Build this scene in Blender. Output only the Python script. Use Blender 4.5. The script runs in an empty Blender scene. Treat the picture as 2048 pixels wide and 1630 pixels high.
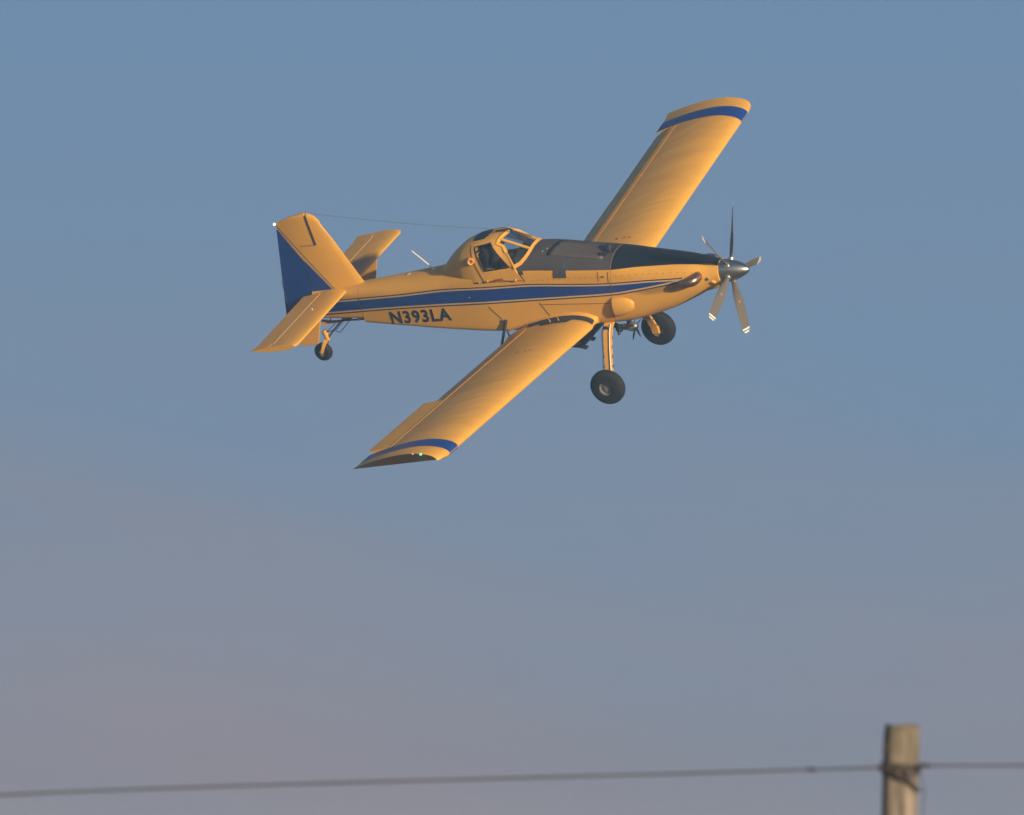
import bpy, bmesh, math, random
from mathutils import Vector, Matrix
import numpy as np

random.seed(7)
scene = bpy.context.scene
COL = scene.collection
R = math.radians

# ------------------------------------------------------------------ camera
CAM_H, CAM_PITCH = 1.2, R(3.2)
cp, sp = math.cos(CAM_PITCH), math.sin(CAM_PITCH)
# columns: camera right, up, back (towards the viewer) in world space
CAMM = Matrix(((1, 0, 0), (0, -sp, -cp), (0, cp, -sp)))
cam_data = bpy.data.cameras.new('camera')
cam_data.sensor_fit = 'HORIZONTAL'
cam_data.sensor_width = 36.0
cam_data.lens = 36.0 * 21120.0 / 2048.0
cam_data.clip_start = 0.5
cam_data.clip_end = 20000
cam_data.dof.use_dof = True
cam_data.dof.focus_distance = 220.0
cam_data.dof.aperture_fstop = 9.0
cam = bpy.data.objects.new('camera', cam_data)
COL.objects.link(cam)
cam.matrix_world = Matrix.Translation((0, 0, CAM_H)) @ CAMM.to_4x4()
scene.camera = cam

# ------------------------------------------------------------------ sun + sky
SUN_AZ = R(36.0)      # to the right of straight-behind-the-camera
SUN_EL = R(8.6)
sun_dir = Vector((math.sin(SUN_AZ) * math.cos(SUN_EL), -math.cos(SUN_AZ) * math.cos(SUN_EL), math.sin(SUN_EL)))
sl = bpy.data.lights.new('sun', 'SUN')
sl.energy = 5.0
sl.angle = R(0.6)
sl.color = (1.0, 0.83, 0.62)
sun = bpy.data.objects.new('sun', sl)
COL.objects.link(sun)
sun.rotation_euler = sun_dir.to_track_quat('Z', 'Y').to_euler()
sun.location = (0, 0, 60)

world = bpy.data.worlds.new('World')
scene.world = world
world.use_nodes = True
nt = world.node_tree
for n in list(nt.nodes):
    nt.nodes.remove(n)
wo = nt.nodes.new('ShaderNodeOutputWorld')
bg = nt.nodes.new('ShaderNodeBackground')
sky = nt.nodes.new('ShaderNodeTexSky')
sky.sky_type = 'NISHITA'
sky.sun_disc = False
sky.sun_elevation = SUN_EL
sky.sun_rotation = math.atan2(sun_dir.x, sun_dir.y)
sky.altitude = 100
sky.air_density = 1.0
sky.dust_density = 1.5
sky.ozone_density = 2.0
bg.inputs['Strength'].default_value = 0.10
SKY_RAMP = [  # elevation (deg), linear colour of the low hazy sky opposite the sun
    (0.0, (0.1733, 0.1385, 0.2175)), (1.1, (0.1721, 0.1427, 0.2307)), (1.6, (0.1916, 0.1908, 0.2884)), (2.1, (0.187, 0.2145, 0.3244)), (3.2, (0.1606, 0.2344, 0.3765)), (5.3, (0.1437, 0.2462, 0.4109)), (9.0, (0.1402, 0.2375, 0.41)), (16.0, (0.1215, 0.2189, 0.4147))]
tc = nt.nodes.new('ShaderNodeTexCoord')
sep = nt.nodes.new('ShaderNodeSeparateXYZ')
nt.links.new(tc.outputs['Generated'], sep.inputs[0])
def wmath(op, a, b=None, c=None):
    n = nt.nodes.new('ShaderNodeMath'); n.operation = op
    for i, v in enumerate((a, b, c)):
        if v is None: continue
        if isinstance(v, (int, float)): n.inputs[i].default_value = v
        else: nt.links.new(v, n.inputs[i])
    return n.outputs[0]
elev = wmath('MULTIPLY', wmath('ARCSINE', sep.outputs['Z']), 180 / math.pi)
# thin veils of high cloud: soft, long, nearly level bands
tilted = wmath('MULTIPLY_ADD', sep.outputs['X'], 0.20, sep.outputs['Z'])
cmb = nt.nodes.new('ShaderNodeCombineXYZ')
nt.links.new(wmath('MULTIPLY', sep.outputs['X'], 10.0), cmb.inputs[0])
nt.links.new(wmath('MULTIPLY', sep.outputs['Y'], 10.0), cmb.inputs[1])
nt.links.new(wmath('MULTIPLY_ADD', tilted, 70.0, 2.35), cmb.inputs[2])
nz = nt.nodes.new('ShaderNodeTexNoise')
nt.links.new(cmb.outputs[0], nz.inputs['Vector'])
nz.inputs['Scale'].default_value = 1.0
nz.inputs['Detail'].default_value = 2.0
nz.inputs['Roughness'].default_value = 0.45
drift = wmath('MULTIPLY', wmath('SINE', wmath('MULTIPLY', sep.outputs['X'], -24.0)), 0.42)
veil = wmath('ADD', wmath('MULTIPLY', wmath('SUBTRACT', nz.outputs['Fac'], 0.5), 5.0), drift)
low = nt.nodes.new('ShaderNodeMapRange'); low.interpolation_type = 'SMOOTHSTEP'
low.inputs['From Min'].default_value = 4.4; low.inputs['From Max'].default_value = 2.6
nt.links.new(elev, low.inputs['Value'])
veilc = nt.nodes.new('ShaderNodeMapRange')
veilc.inputs['From Min'].default_value = -1.0; veilc.inputs['From Max'].default_value = 1.0
nt.links.new(wmath('MULTIPLY', veil, low.outputs[0]), veilc.inputs['Value'])
rampv = wmath('DIVIDE', elev, 16.0)
ramp = nt.nodes.new('ShaderNodeValToRGB')
nt.links.new(rampv, ramp.inputs[0])
el = ramp.color_ramp.elements
while len(el) > 1: el.remove(el[-1])
el[0].position = 0.0; el[0].color = (*SKY_RAMP[0][1], 1)
for e_, c_ in SKY_RAMP[1:]:
    k = el.new(e_ / 16.0); k.color = (*c_, 1)
sc_ = nt.nodes.new('ShaderNodeVectorMath'); sc_.operation = 'SCALE'
sc_.inputs['Scale'].default_value = 10.0          # the Background strength is 0.1
tint = nt.nodes.new('ShaderNodeMixRGB')
tint.inputs[1].default_value = (0.88, 1.015, 1.075, 1)
tint.inputs[2].default_value = (1.09, 0.995, 0.945, 1)
nt.links.new(veilc.outputs[0], tint.inputs[0])
veiled = nt.nodes.new('ShaderNodeVectorMath'); veiled.operation = 'MULTIPLY'
nt.links.new(ramp.outputs[0], veiled.inputs[0]); nt.links.new(tint.outputs[0], veiled.inputs[1])
nt.links.new(veiled.outputs[0], sc_.inputs[0])
# the haze band fades out upwards into the physical sky and towards the sun's side
hz = wmath('SUBTRACT', 1.0, wmath('DIVIDE', wmath('SUBTRACT', elev, 6.0), 24.0))
hzc = nt.nodes.new('ShaderNodeClamp'); nt.links.new(hz, hzc.inputs[0])
dotn = nt.nodes.new('ShaderNodeVectorMath'); dotn.operation = 'DOT_PRODUCT'
nt.links.new(tc.outputs['Generated'], dotn.inputs[0])
dotn.inputs[1].default_value = sun_dir
away = nt.nodes.new('ShaderNodeMapRange')
away.inputs['From Min'].default_value = 0.35; away.inputs['From Max'].default_value = -0.35
nt.links.new(dotn.outputs['Value'], away.inputs['Value'])
mixf = wmath('MULTIPLY', hzc.outputs[0], away.outputs[0])
mix = nt.nodes.new('ShaderNodeMixRGB')
nt.links.new(mixf, mix.inputs[0])
nt.links.new(sky.outputs[0], mix.inputs[1])
nt.links.new(sc_.outputs[0], mix.inputs[2])
nt.links.new(mix.outputs[0], bg.inputs['Color'])
nt.links.new(bg.outputs[0], wo.inputs[0])

scene.view_settings.view_transform = 'Standard'
scene.view_settings.look = 'None'
scene.view_settings.exposure = 0.0
scene.view_settings.gamma = 1.0
scene.view_settings.use_curve_mapping = False

# ------------------------------------------------------------------ materials
def mat(name, col, rough=0.5, metal=0.0, spec=0.5, noise=None, bump=None, coat=0.0):
    m = bpy.data.materials.new(name)
    m.use_nodes = True
    n = m.node_tree.nodes; l = m.node_tree.links
    b = n['Principled BSDF']
    b.inputs['Base Color'].default_value = (*col, 1)
    b.inputs['Roughness'].default_value = rough
    b.inputs['Metallic'].default_value = metal
    b.inputs['Specular IOR Level'].default_value = spec
    b.inputs['Coat Weight'].default_value = coat
    b.inputs['Coat Roughness'].default_value = 0.15
    tcn = n.new('ShaderNodeTexCoord')
    if noise:
        col2, scale, lo, hi = noise[:4]
        t = n.new('ShaderNodeTexNoise'); t.inputs['Scale'].default_value = scale
        t.inputs['Detail'].default_value = 6; t.inputs['Roughness'].default_value = 0.65
        mpn = n.new('ShaderNodeMapping')
        mpn.inputs['Scale'].default_value = noise[4] if len(noise) > 4 else (1, 1, 1)
        l.new(tcn.outputs['Object'], mpn.inputs[0]); l.new(mpn.outputs[0], t.inputs['Vector'])
        mr = n.new('ShaderNodeMapRange'); mr.inputs['From Min'].default_value = lo; mr.inputs['From Max'].default_value = hi
        l.new(t.outputs['Fac'], mr.inputs['Value'])
        mx = n.new('ShaderNodeMixRGB'); mx.inputs[1].default_value = (*col, 1); mx.inputs[2].default_value = (*col2, 1)
        l.new(mr.outputs[0], mx.inputs[0]); l.new(mx.outputs[0], b.inputs['Base Color'])
        rr = n.new('ShaderNodeMapRange'); rr.inputs['To Min'].default_value = rough * 0.85; rr.inputs['To Max'].default_value = min(1, rough * 1.25)
        l.new(t.outputs['Fac'], rr.inputs['Value']); l.new(rr.outputs[0], b.inputs['Roughness'])
    if bump:
        sc, st, dist, vs = bump[:4]
        t2 = n.new('ShaderNodeTexNoise'); t2.inputs['Scale'].default_value = sc; t2.inputs['Detail'].default_value = 3
        mp2 = n.new('ShaderNodeMapping'); mp2.inputs['Scale'].default_value = vs
        if len(bump) > 4: mp2.inputs['Rotation'].default_value = (0, 0, bump[4]); mp2.vector_type = 'TEXTURE'; mp2.inputs['Scale'].default_value = [1 / k for k in vs]
        l.new(tcn.outputs['Object'], mp2.inputs[0]); l.new(mp2.outputs[0], t2.inputs['Vector'])
        bp = n.new('ShaderNodeBump'); bp.inputs['Strength'].default_value = st; bp.inputs['Distance'].default_value = dist
        l.new(t2.outputs['Fac'], bp.inputs['Height']); l.new(bp.outputs[0], b.inputs['Normal'])
    return m

YEL = (0.70, 0.368, 0.048)
YEL2 = (0.62, 0.322, 0.045)
M = {}
M['yellow'] = mat('yellow_paint', YEL, 0.42, spec=0.4, noise=(YEL2, 1.3, 0.45, 0.8), bump=(1.6, 0.25, 0.02, (1, 1, 1)))
M['wing'] = mat('yellow_wing_skin', YEL, 0.42, spec=0.4, noise=(YEL2, 1.1, 0.45, 0.8, (0.6, 2.0, 1)), bump=(1.0, 0.65, 0.040, (0.7, 2.6, 1), R(24)))
M['blue'] = mat('blue_paint', (0.006, 0.043, 0.26), 0.35, spec=0.4, noise=((0.009, 0.047, 0.225), 2.0, 0.4, 0.8))
M['navy'] = mat('navy_pinstripe', (0.02, 0.028, 0.06), 0.4)
M['cream'] = mat('cream_pinstripe', (0.62, 0.42, 0.18), 0.4)
M['letter'] = mat('letter_black', (0.012, 0.022, 0.05), 0.4)
M['hood'] = mat('grey_hopper_skin', (0.055, 0.05, 0.05), 0.5, noise=((0.085, 0.075, 0.07), 1.6, 0.35, 0.8))
M['hoodpanel'] = mat('grey_hopper_lid', (0.10, 0.085, 0.08), 0.5, noise=((0.075, 0.065, 0.062), 3.0, 0.35, 0.8))
M['black'] = mat('black_glare_paint', (0.008, 0.010, 0.016), 0.45, spec=0.3)
M['dark'] = mat('dark_metal', (0.02, 0.021, 0.024), 0.5)
M['walk'] = mat('walkway_grit', (0.018, 0.020, 0.026), 0.8)
M['seam'] = mat('seam_shadowline', (0.10, 0.06, 0.025), 0.7)
M['tyre'] = mat('tyre_rubber', (0.012, 0.012, 0.013), 0.75, spec=0.3, noise=((0.022, 0.02, 0.018), 6, 0.4, 0.8))
M['alu'] = mat('bare_metal', (0.45, 0.43, 0.41), 0.42, metal=0.8)
M['hub'] = mat('grey_hub_paint', (0.26, 0.25, 0.24), 0.45, metal=0.35)
M['spinner'] = mat('polished_spinner', (0.62, 0.61, 0.60), 0.33, metal=1.0)
M['exhaust'] = mat('heated_steel', (0.40, 0.235, 0.175), 0.33, metal=0.9, noise=((0.28, 0.17, 0.15), 5, 0.35, 0.7))
M['blade'] = mat('blade_grey', (0.125, 0.115, 0.10), 0.5)
M['white'] = mat('white_paint', (0.78, 0.76, 0.72), 0.4)
M['red'] = mat('red_paint', (0.40, 0.06, 0.04), 0.5)
M['salmon'] = mat('faded_red_mark', (0.36, 0.17, 0.12), 0.6)
M['lightgrey'] = mat('pale_grey_plastic', (0.42, 0.41, 0.40), 0.5)
M['hose'] = mat('gauge_strip', (0.06, 0.075, 0.10), 0.25)
M['seat'] = mat('seat_fabric', (0.015, 0.015, 0.018), 0.9)
M['soot'] = mat('brown_gap', (0.05, 0.03, 0.012), 0.8)  # stands in for the shade inside the fin gap; fasteners use it too
M['post'] = None

def soot_shadow_mat(name, base, centre, radii, amount):  # soft dark smear: exhaust soot on the cowl, painted shadow on the stabilizer
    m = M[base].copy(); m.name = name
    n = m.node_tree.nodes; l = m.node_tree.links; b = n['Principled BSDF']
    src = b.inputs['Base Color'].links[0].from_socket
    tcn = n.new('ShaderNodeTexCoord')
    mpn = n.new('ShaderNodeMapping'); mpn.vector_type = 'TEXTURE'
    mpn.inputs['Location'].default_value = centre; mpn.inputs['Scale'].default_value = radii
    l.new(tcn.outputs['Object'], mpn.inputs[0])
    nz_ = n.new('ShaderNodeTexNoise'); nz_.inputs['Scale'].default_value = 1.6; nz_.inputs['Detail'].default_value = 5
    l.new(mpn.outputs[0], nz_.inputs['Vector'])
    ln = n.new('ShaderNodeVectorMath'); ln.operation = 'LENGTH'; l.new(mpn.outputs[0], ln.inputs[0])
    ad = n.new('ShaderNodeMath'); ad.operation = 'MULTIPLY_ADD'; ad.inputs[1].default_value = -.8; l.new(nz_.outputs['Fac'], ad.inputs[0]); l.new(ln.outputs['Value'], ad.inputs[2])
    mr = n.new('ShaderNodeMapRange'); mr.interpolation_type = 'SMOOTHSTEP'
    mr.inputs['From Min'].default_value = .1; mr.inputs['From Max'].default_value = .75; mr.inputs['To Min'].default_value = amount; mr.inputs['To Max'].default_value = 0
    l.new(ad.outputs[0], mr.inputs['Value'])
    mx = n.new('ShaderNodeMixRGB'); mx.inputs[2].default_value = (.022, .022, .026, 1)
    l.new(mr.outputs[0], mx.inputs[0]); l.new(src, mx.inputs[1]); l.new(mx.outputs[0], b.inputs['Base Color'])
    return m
M['sooty'] = soot_shadow_mat('yellow_paint_sooted', 'yellow', (-9.58, 1.0, .05), (.52, .68, .5), .9)  # canopy's cast shadow painted into the left stabilizer's colour
M['cowlpaint'] = soot_shadow_mat('yellow_paint_exhaust_stain', 'yellow', (-1.95, -.55, -.06), (.75, .5, .16), .45)

def glass_mat():
    m = bpy.data.materials.new('clear_pane'); m.use_nodes = True
    n = m.node_tree.nodes; l = m.node_tree.links
    n.remove(n['Principled BSDF'])
    o = [x for x in n if x.type == 'OUTPUT_MATERIAL'][0]
    tr = n.new('ShaderNodeBsdfTransparent'); tr.inputs[0].default_value = (0.82, 0.86, 0.87, 1)
    gl = n.new('ShaderNodeBsdfGlossy'); gl.inputs['Roughness'].default_value = 0.03
    lw = n.new('ShaderNodeLayerWeight'); lw.inputs['Blend'].default_value = 0.25
    mx = n.new('ShaderNodeMixShader')
    mr = n.new('ShaderNodeMapRange'); mr.inputs['To Min'].default_value = 0.03; mr.inputs['To Max'].default_value = 0.5
    l.new(lw.outputs['Fresnel'], mr.inputs['Value'])
    l.new(mr.outputs[0], mx.inputs[0]); l.new(tr.outputs[0], mx.inputs[1]); l.new(gl.outputs[0], mx.inputs[2])
    l.new(mx.outputs[0], o.inputs[0])
    return m
M['glass'] = glass_mat()

def lamp_mat(name, col, strength):
    m = bpy.data.materials.new(name); m.use_nodes = True
    b = m.node_tree.nodes['Principled BSDF']
    b.inputs['Base Color'].default_value = (*col, 1)
    b.inputs['Emission Color'].default_value = (*col, 1)
    b.inputs['Emission Strength'].default_value = strength
    return m
M['navgreen'] = lamp_mat('green_navigation_lamp', (0.12, 0.9, 0.42), 1.2)
M['navwhite'] = lamp_mat('white_tail_lamp', (1.0, 0.97, 0.9), 2.0)

# ------------------------------------------------------------------ mesh helpers
def link(name, bm, material, parent=None, smooth=40, recalc=True):
    if recalc: bmesh.ops.recalc_face_normals(bm, faces=bm.faces)
    me = bpy.data.meshes.new(name)
    bm.to_mesh(me); bm.free()
    if smooth is not None:
        me.shade_smooth()
        if smooth < 180: me.set_sharp_from_angle(angle=R(smooth))
    me.materials.append(material)
    o = bpy.data.objects.new(name, me)
    COL.objects.link(o)
    if parent is not None: o.parent = parent
    return o

def grid(bm, rows, close_u=False, close_v=False, cap=False):
    """rows: list of lists of points (all same length)"""
    vs = [[bm.verts.new(p) for p in r] for r in rows]
    nr, ncol = len(vs), len(vs[0])
    for i in range(nr if close_u else nr - 1):
        a, b = vs[i], vs[(i + 1) % nr]
        for j in range(ncol if close_v else ncol - 1):
            k = (j + 1) % ncol
            try: bm.faces.new((a[j], a[k], b[k], b[j]))
            except ValueError: pass
    if cap:
        for r in (vs[0], vs[-1]):
            try: bm.faces.new(r)
            except ValueError: pass
    return vs

def box(bm, c, s, rot=None):
    mtx = Matrix.Translation(c)
    if rot is not None: mtx = mtx @ rot.to_4x4()
    mtx = mtx @ Matrix.Diagonal((*s, 1))
    return bmesh.ops.create_cube(bm, size=1.0, matrix=mtx)

def tube(bm, pts, r, n=8, cap=True, ell=None):
    """tube along polyline; r number or list. ell=(normal, ry): flattened section"""
    pts = [Vector(p) for p in pts]
    if not isinstance(r, (list, tuple)): r = [r] * len(pts)
    rows = []
    prev = None
    for i, p in enumerate(pts):
        d = (pts[min(i + 1, len(pts) - 1)] - pts[max(i - 1, 0)]).normalized()
        if ell is not None:
            up = Vector(ell[0]); up = (up - d * up.dot(d)).normalized()
        else:
            ref = prev if prev is not None else (Vector((0, 0, 1)) if abs(d.z) < 0.9 else Vector((1, 0, 0)))
            up = (ref - d * ref.dot(d)).normalized()
            prev = up
        sd = d.cross(up)
        k = ell[1] if ell is not None else 1.0
        rows.append([p + sd * (math.cos(2 * math.pi * j / n) * r[i]) + up * (math.sin(2 * math.pi * j / n) * r[i] * k) for j in range(n)])
    grid(bm, rows, close_v=True, cap=cap)

def bar(bm, pts, w, t, nrm):
    """flat strip of width w and thickness t along pts; nrm = vector or list of vectors (face normal)"""
    pts = [Vector(p) for p in pts]
    rows = []
    for i, p in enumerate(pts):
        d = (pts[min(i + 1, len(pts) - 1)] - pts[max(i - 1, 0)]).normalized()
        up = Vector(nrm[i] if isinstance(nrm, list) else nrm); up = (up - d * up.dot(d)).normalized()
        sd = d.cross(up)
        ww = w[i] if isinstance(w, list) else w
        rows.append([p + sd * (a * ww / 2) + up * (b * t / 2) for a, b in ((-1, -1), (1, -1), (1, 1), (-1, 1))])
    grid(bm, rows, close_v=True, cap=True)

def lathe(bm, prof, n=24, axis='Y', cap=True):
    """prof: list of (radius, along)"""
    rows = []
    for r_, a in prof:
        row = []
        for j in range(n):
            th = 2 * math.pi * j / n
            c, s = r_ * math.cos(th), r_ * math.sin(th)
            row.append({'Y': (c, a, s), 'X': (a, c, s), 'Z': (c, s, a)}[axis])
        rows.append(row)
    grid(bm, rows, close_v=True, cap=cap)
    bmesh.ops.remove_doubles(bm, verts=bm.verts, dist=1e-5)

def hermite(xs, ys):
    xs = np.array(xs, float); ys = np.array(ys, float)
    o = np.argsort(xs); xs, ys = xs[o], ys[o]
    h = np.diff(xs); dl = np.diff(ys) / h
    m = np.zeros(len(xs)); m[0], m[-1] = dl[0], dl[-1]
    for i in range(1, len(xs) - 1):
        m[i] = 0 if dl[i - 1] * dl[i] <= 0 else 2 * dl[i - 1] * dl[i] / (dl[i - 1] + dl[i])
    def f(x):
        x = min(max(x, xs[0]), xs[-1])
        i = min(max(int(np.searchsorted(xs, x)) - 1, 0), len(h) - 1)
        t = (x - xs[i]) / h[i]
        return float((1 + 2 * t) * (1 - t) ** 2 * ys[i] + t * (1 - t) ** 2 * h[i] * m[i] + t * t * (3 - 2 * t) * ys[i + 1] + t * t * (t - 1) * h[i] * m[i + 1])
    return f

#CORE-BEGIN  fuselage shape, body axes: x forward (spinner tip = 0), y left, z up, metres
LOW = [  # x, half width, lower shoulder z, bottom z, bottom exponent
    (-0.60, .285, 0, -.27, 2.0), (-0.80, .32, 0, -.31, 2.1), (-1.25, .425, -.03, -.50, 2.2), (-2.0, .525, -.15, -.76, 2.5), (-2.95, .590, -.30, -.90, 3.5),
    (-4.3, .60, -.35, -.90, 6), (-5.7, .60, -.4, -.885, 9), (-7.0, .52, -.4, -.80, 10), (-8.16, .41, -.35, -.70, 10),
    (-9.12, .285, -.30, -.63, 10)]
LOWT = [(-9.12, .285, -.3, -.53, 8), (-9.8, .19, -.3, -.54, 8), (-10.3, .12, -.3, -.54, 8)]
TOPF = [  # x, upper shoulder z, top z, exponent (nose and hopper)
    (-0.60, 0, .25, 2.0), (-0.80, 0, .275, 2.0), (-1.25, .04, .39, 2.0), (-2.16, .13, .53, 2.1), (-2.95, .24, .65, 2.2),
    (-3.4, .28, .70, 2.3), (-4.68, .36, .86, 2.3), (-5.10, .38, .86, 2.4)]
TOPA = [  # cockpit sill and turtle deck
    (-5.11, .38, .46, 6), (-6.0, .34, .46, 5), (-6.6, .20, .455, 3.0), (-7.0, .10, .43, 2.5), (-8.0, .02, .32, 2.2), (-9.05, 0, .205, 2.1), (-9.7, 0, .13, 2.1), (-10.3, 0, .09, 2.1)]
def _tab(t): return [hermite([r[0] for r in t], [r[k] for r in t]) for k in range(1, len(t[0]))]
_low, _lowt, _topf, _topa = _tab(LOW), _tab(LOWT), _tab(TOPF), _tab(TOPA)
def section(x):
    w, zl, zb, nb = [f(x) for f in (_low if x > -9.12 else _lowt)]
    zs, zt, ntp = [f(x) for f in (_topf if x > -5.105 else _topa)]
    return w, zs, zt, ntp, zl, zb, nb
def half_width(x, z):
    w, zs, zt, ntp, zl, zb, nb = section(x)
    if z > zs:
        q = min(1, (z - zs) / (zt - zs)); return w * max(0, 1 - q ** ntp) ** (1 / ntp)
    if z < zl:
        q = min(1, (zl - z) / (zl - zb)); return w * max(0, 1 - q ** nb) ** (1 / nb)
    return w
def top_z(x, y):
    w, zs, zt, ntp, zl, zb, nb = section(x)
    return zs + (zt - zs) * max(0, 1 - min(1, abs(y) / w) ** ntp) ** (1 / ntp)
#CORE-END

def seam_x(z): return -2.963 + .185 * (z - .10)
def ring_at(x, nq):
    w, zs, zt, ntp, zl, zb, nb = section(x)
    P = []
    for i in range(nq + 1):
        a = math.pi / 2 * i / nq
        P.append((w * math.cos(a) ** (2 / ntp), zs + (zt - zs) * math.sin(a) ** (2 / ntp)))
    top = P + [(-y, z) for y, z in reversed(P[:-1])]
    Q = []
    for i in range(nq + 1):
        a = math.pi / 2 * i / nq
        Q.append((-w * math.cos(a) ** (2 / nb), zl - (zl - zb) * math.sin(a) ** (2 / nb)))
    return top + Q + [(-y, z) for y, z in reversed(Q[:-1])]
def ring(x, nq=12):
    f = max(0, 1 - abs(x + 2.95) / 1.2)
    if f == 0: return [Vector((x, y, z)) for y, z in ring_at(x, nq)]
    out = []
    for k, (y, z) in enumerate(ring_at(x, nq)):
        xx = x + (seam_x(z) + 2.95) * f
        y2, z2 = ring_at(xx, nq)[k]
        out.append(Vector((xx, y2, z2)))
    return out

def frange(a, b, n): return [a + (b - a) * i / n for i in range(n + 1)]

def side_decal(name, poly, material, parent, off=0.005, step=0.12, sides=(-1,), ysurf=None, zstep=0.06):
    """a flat marking laid on the side of a shape: poly in (x, z), draped on y = -(half width + off)"""
    ysurf = ysurf or half_width
    bm = bmesh.new()
    bm.faces.new([bm.verts.new((x, 0, z)) for x, z in poly])
    bmesh.ops.triangulate(bm, faces=bm.faces)
    drape(bm, ysurf, off, step, zstep)
    for s_ in sides:
        bm2 = bmesh.new()
        _merge(bm2, bm, (s_,))
        o = link(name, bm2, material, parent, smooth=30, recalc=False)
    bm.free()
    return o

def drape(bm, ysurf, off, step, zstep):
    xs = [v.co.x for v in bm.verts]; zs_ = [v.co.z for v in bm.verts]
    k = math.floor(min(xs) / step) + 1
    while k * step < max(xs):
        bmesh.ops.bisect_plane(bm, geom=bm.verts[:] + bm.edges[:] + bm.faces[:], plane_co=(k * step, 0, 0), plane_no=(1, 0, 0)); k += 1
    k = math.floor(min(zs_) / zstep) + 1
    while k * zstep < max(zs_):
        bmesh.ops.bisect_plane(bm, geom=bm.verts[:] + bm.edges[:] + bm.faces[:], plane_co=(0, 0, k * zstep), plane_no=(0, 0, 1)); k += 1
    for v in bm.verts:
        v.co.y = -(ysurf(v.co.x, v.co.z) + off)

def _merge(dst, src, sides):
    src.normal_update()
    for s in sides:
        m = {}
        for v in src.verts: m[v] = dst.verts.new((v.co.x, v.co.y if s < 0 else -v.co.y, v.co.z))
        for f in src.faces:
            vs = [m[v] for v in f.verts]
            # outward = -y on the right (s<0)
            flip = (f.normal.y > 0)
            if flip: vs.reverse()
            if s > 0: vs.reverse()
            dst.faces.new(vs)

def band(name, up, lo, material, parent, **kw):
    """strip between two polylines given left to right in (x,z)"""
    return side_decal(name, list(up) + list(reversed(lo)), material, parent, **kw)

def tag(o, label=None, cat=None, group=None, kind=None):
    if label: o['label'] = label
    if cat: o['category'] = cat
    if group: o['group'] = group
    if kind: o['kind'] = kind
    return o

# ------------------------------------------------------------------ ground
def build_ground():
    m = mat('dry_grass_ground', (0.16, 0.13, 0.07), 0.95, noise=((0.09, 0.085, 0.04), 0.35, 0.35, 0.7), bump=(6, 0.6, 0.1, (1, 1, 1)))
    bm = bmesh.new()
    n = 30; S = 1500.0
    rows = [[(-S + 2 * S * i / n, -S + 2 * S * j / n, 0) for j in range(n + 1)] for i in range(n + 1)]
    grid(bm, rows)
    g = link('ground', bm, m, None, smooth=None)
    g['kind'] = 'structure'
build_ground()

# ------------------------------------------------------------------ hazy evening air
def build_haze():
    m = bpy.data.materials.new('evening_haze'); m.use_nodes = True
    n = m.node_tree.nodes; n.remove(n['Principled BSDF'])
    o = [x for x in n if x.type == 'OUTPUT_MATERIAL'][0]
    v = n.new('ShaderNodeVolumePrincipled')
    v.inputs['Color'].default_value = (0.34, 0.62, 1.0, 1)
    v.inputs['Density'].default_value = 0.00068
    v.inputs['Absorption Color'].default_value = (1, 1, 1, 1)
    v.inputs['Anisotropy'].default_value = 0.0
    m.node_tree.links.new(v.outputs[0], o.inputs['Volume'])
    bm = bmesh.new()
    box(bm, (0, 0, 11.5), (3040, 3040, 25.0))
    h = link('haze', bm, m, None, smooth=None)
    h['kind'] = 'stuff'
build_haze()

# ------------------------------------------------------------------ the aeroplane
BODY = Matrix(((0.88883918, 0.39030496, -0.24005613), (0.04456294, 0.44777589, 0.89303466), (0.45604721, -0.8044618, 0.38060762)))
BODY_T = Vector((4.94951893, 2.88474082, -220.0))
plane = bpy.data.objects.new('crop_duster', None)
COL.objects.link(plane)
PM = Matrix.Translation(Vector((0, 0, CAM_H)) + CAMM @ BODY_T) @ (CAMM @ BODY).to_4x4()
plane.matrix_world = PM
tag(plane, 'yellow low-wing crop-dusting aeroplane with blue stripe and five-bladed propeller, banking in flight', 'airplane')

# --- fuselage
bm = bmesh.new()
xs = frange(-2.955, -5.10, 18) + [-5.108] + frange(-5.3, -9.115, 32)
grid(bm, [ring(x) for x in xs], close_v=True, cap=True)
fus = link('fuselage', bm, M['yellow'], plane, smooth=28)
bm = bmesh.new()
grid(bm, [ring(x) for x in frange(-9.125, -10.3, 10)], close_v=True, cap=True)
tailcone = link('tail_cone', bm, M['yellow'], plane, smooth=28)
# --- nose cowl
bm = bmesh.new()
grid(bm, [ring(x) for x in frange(-0.61, -2.945, 26)], close_v=True, cap=True)
cowl = link('nose_cowl', bm, M['cowlpaint'], plane, smooth=28)

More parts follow.
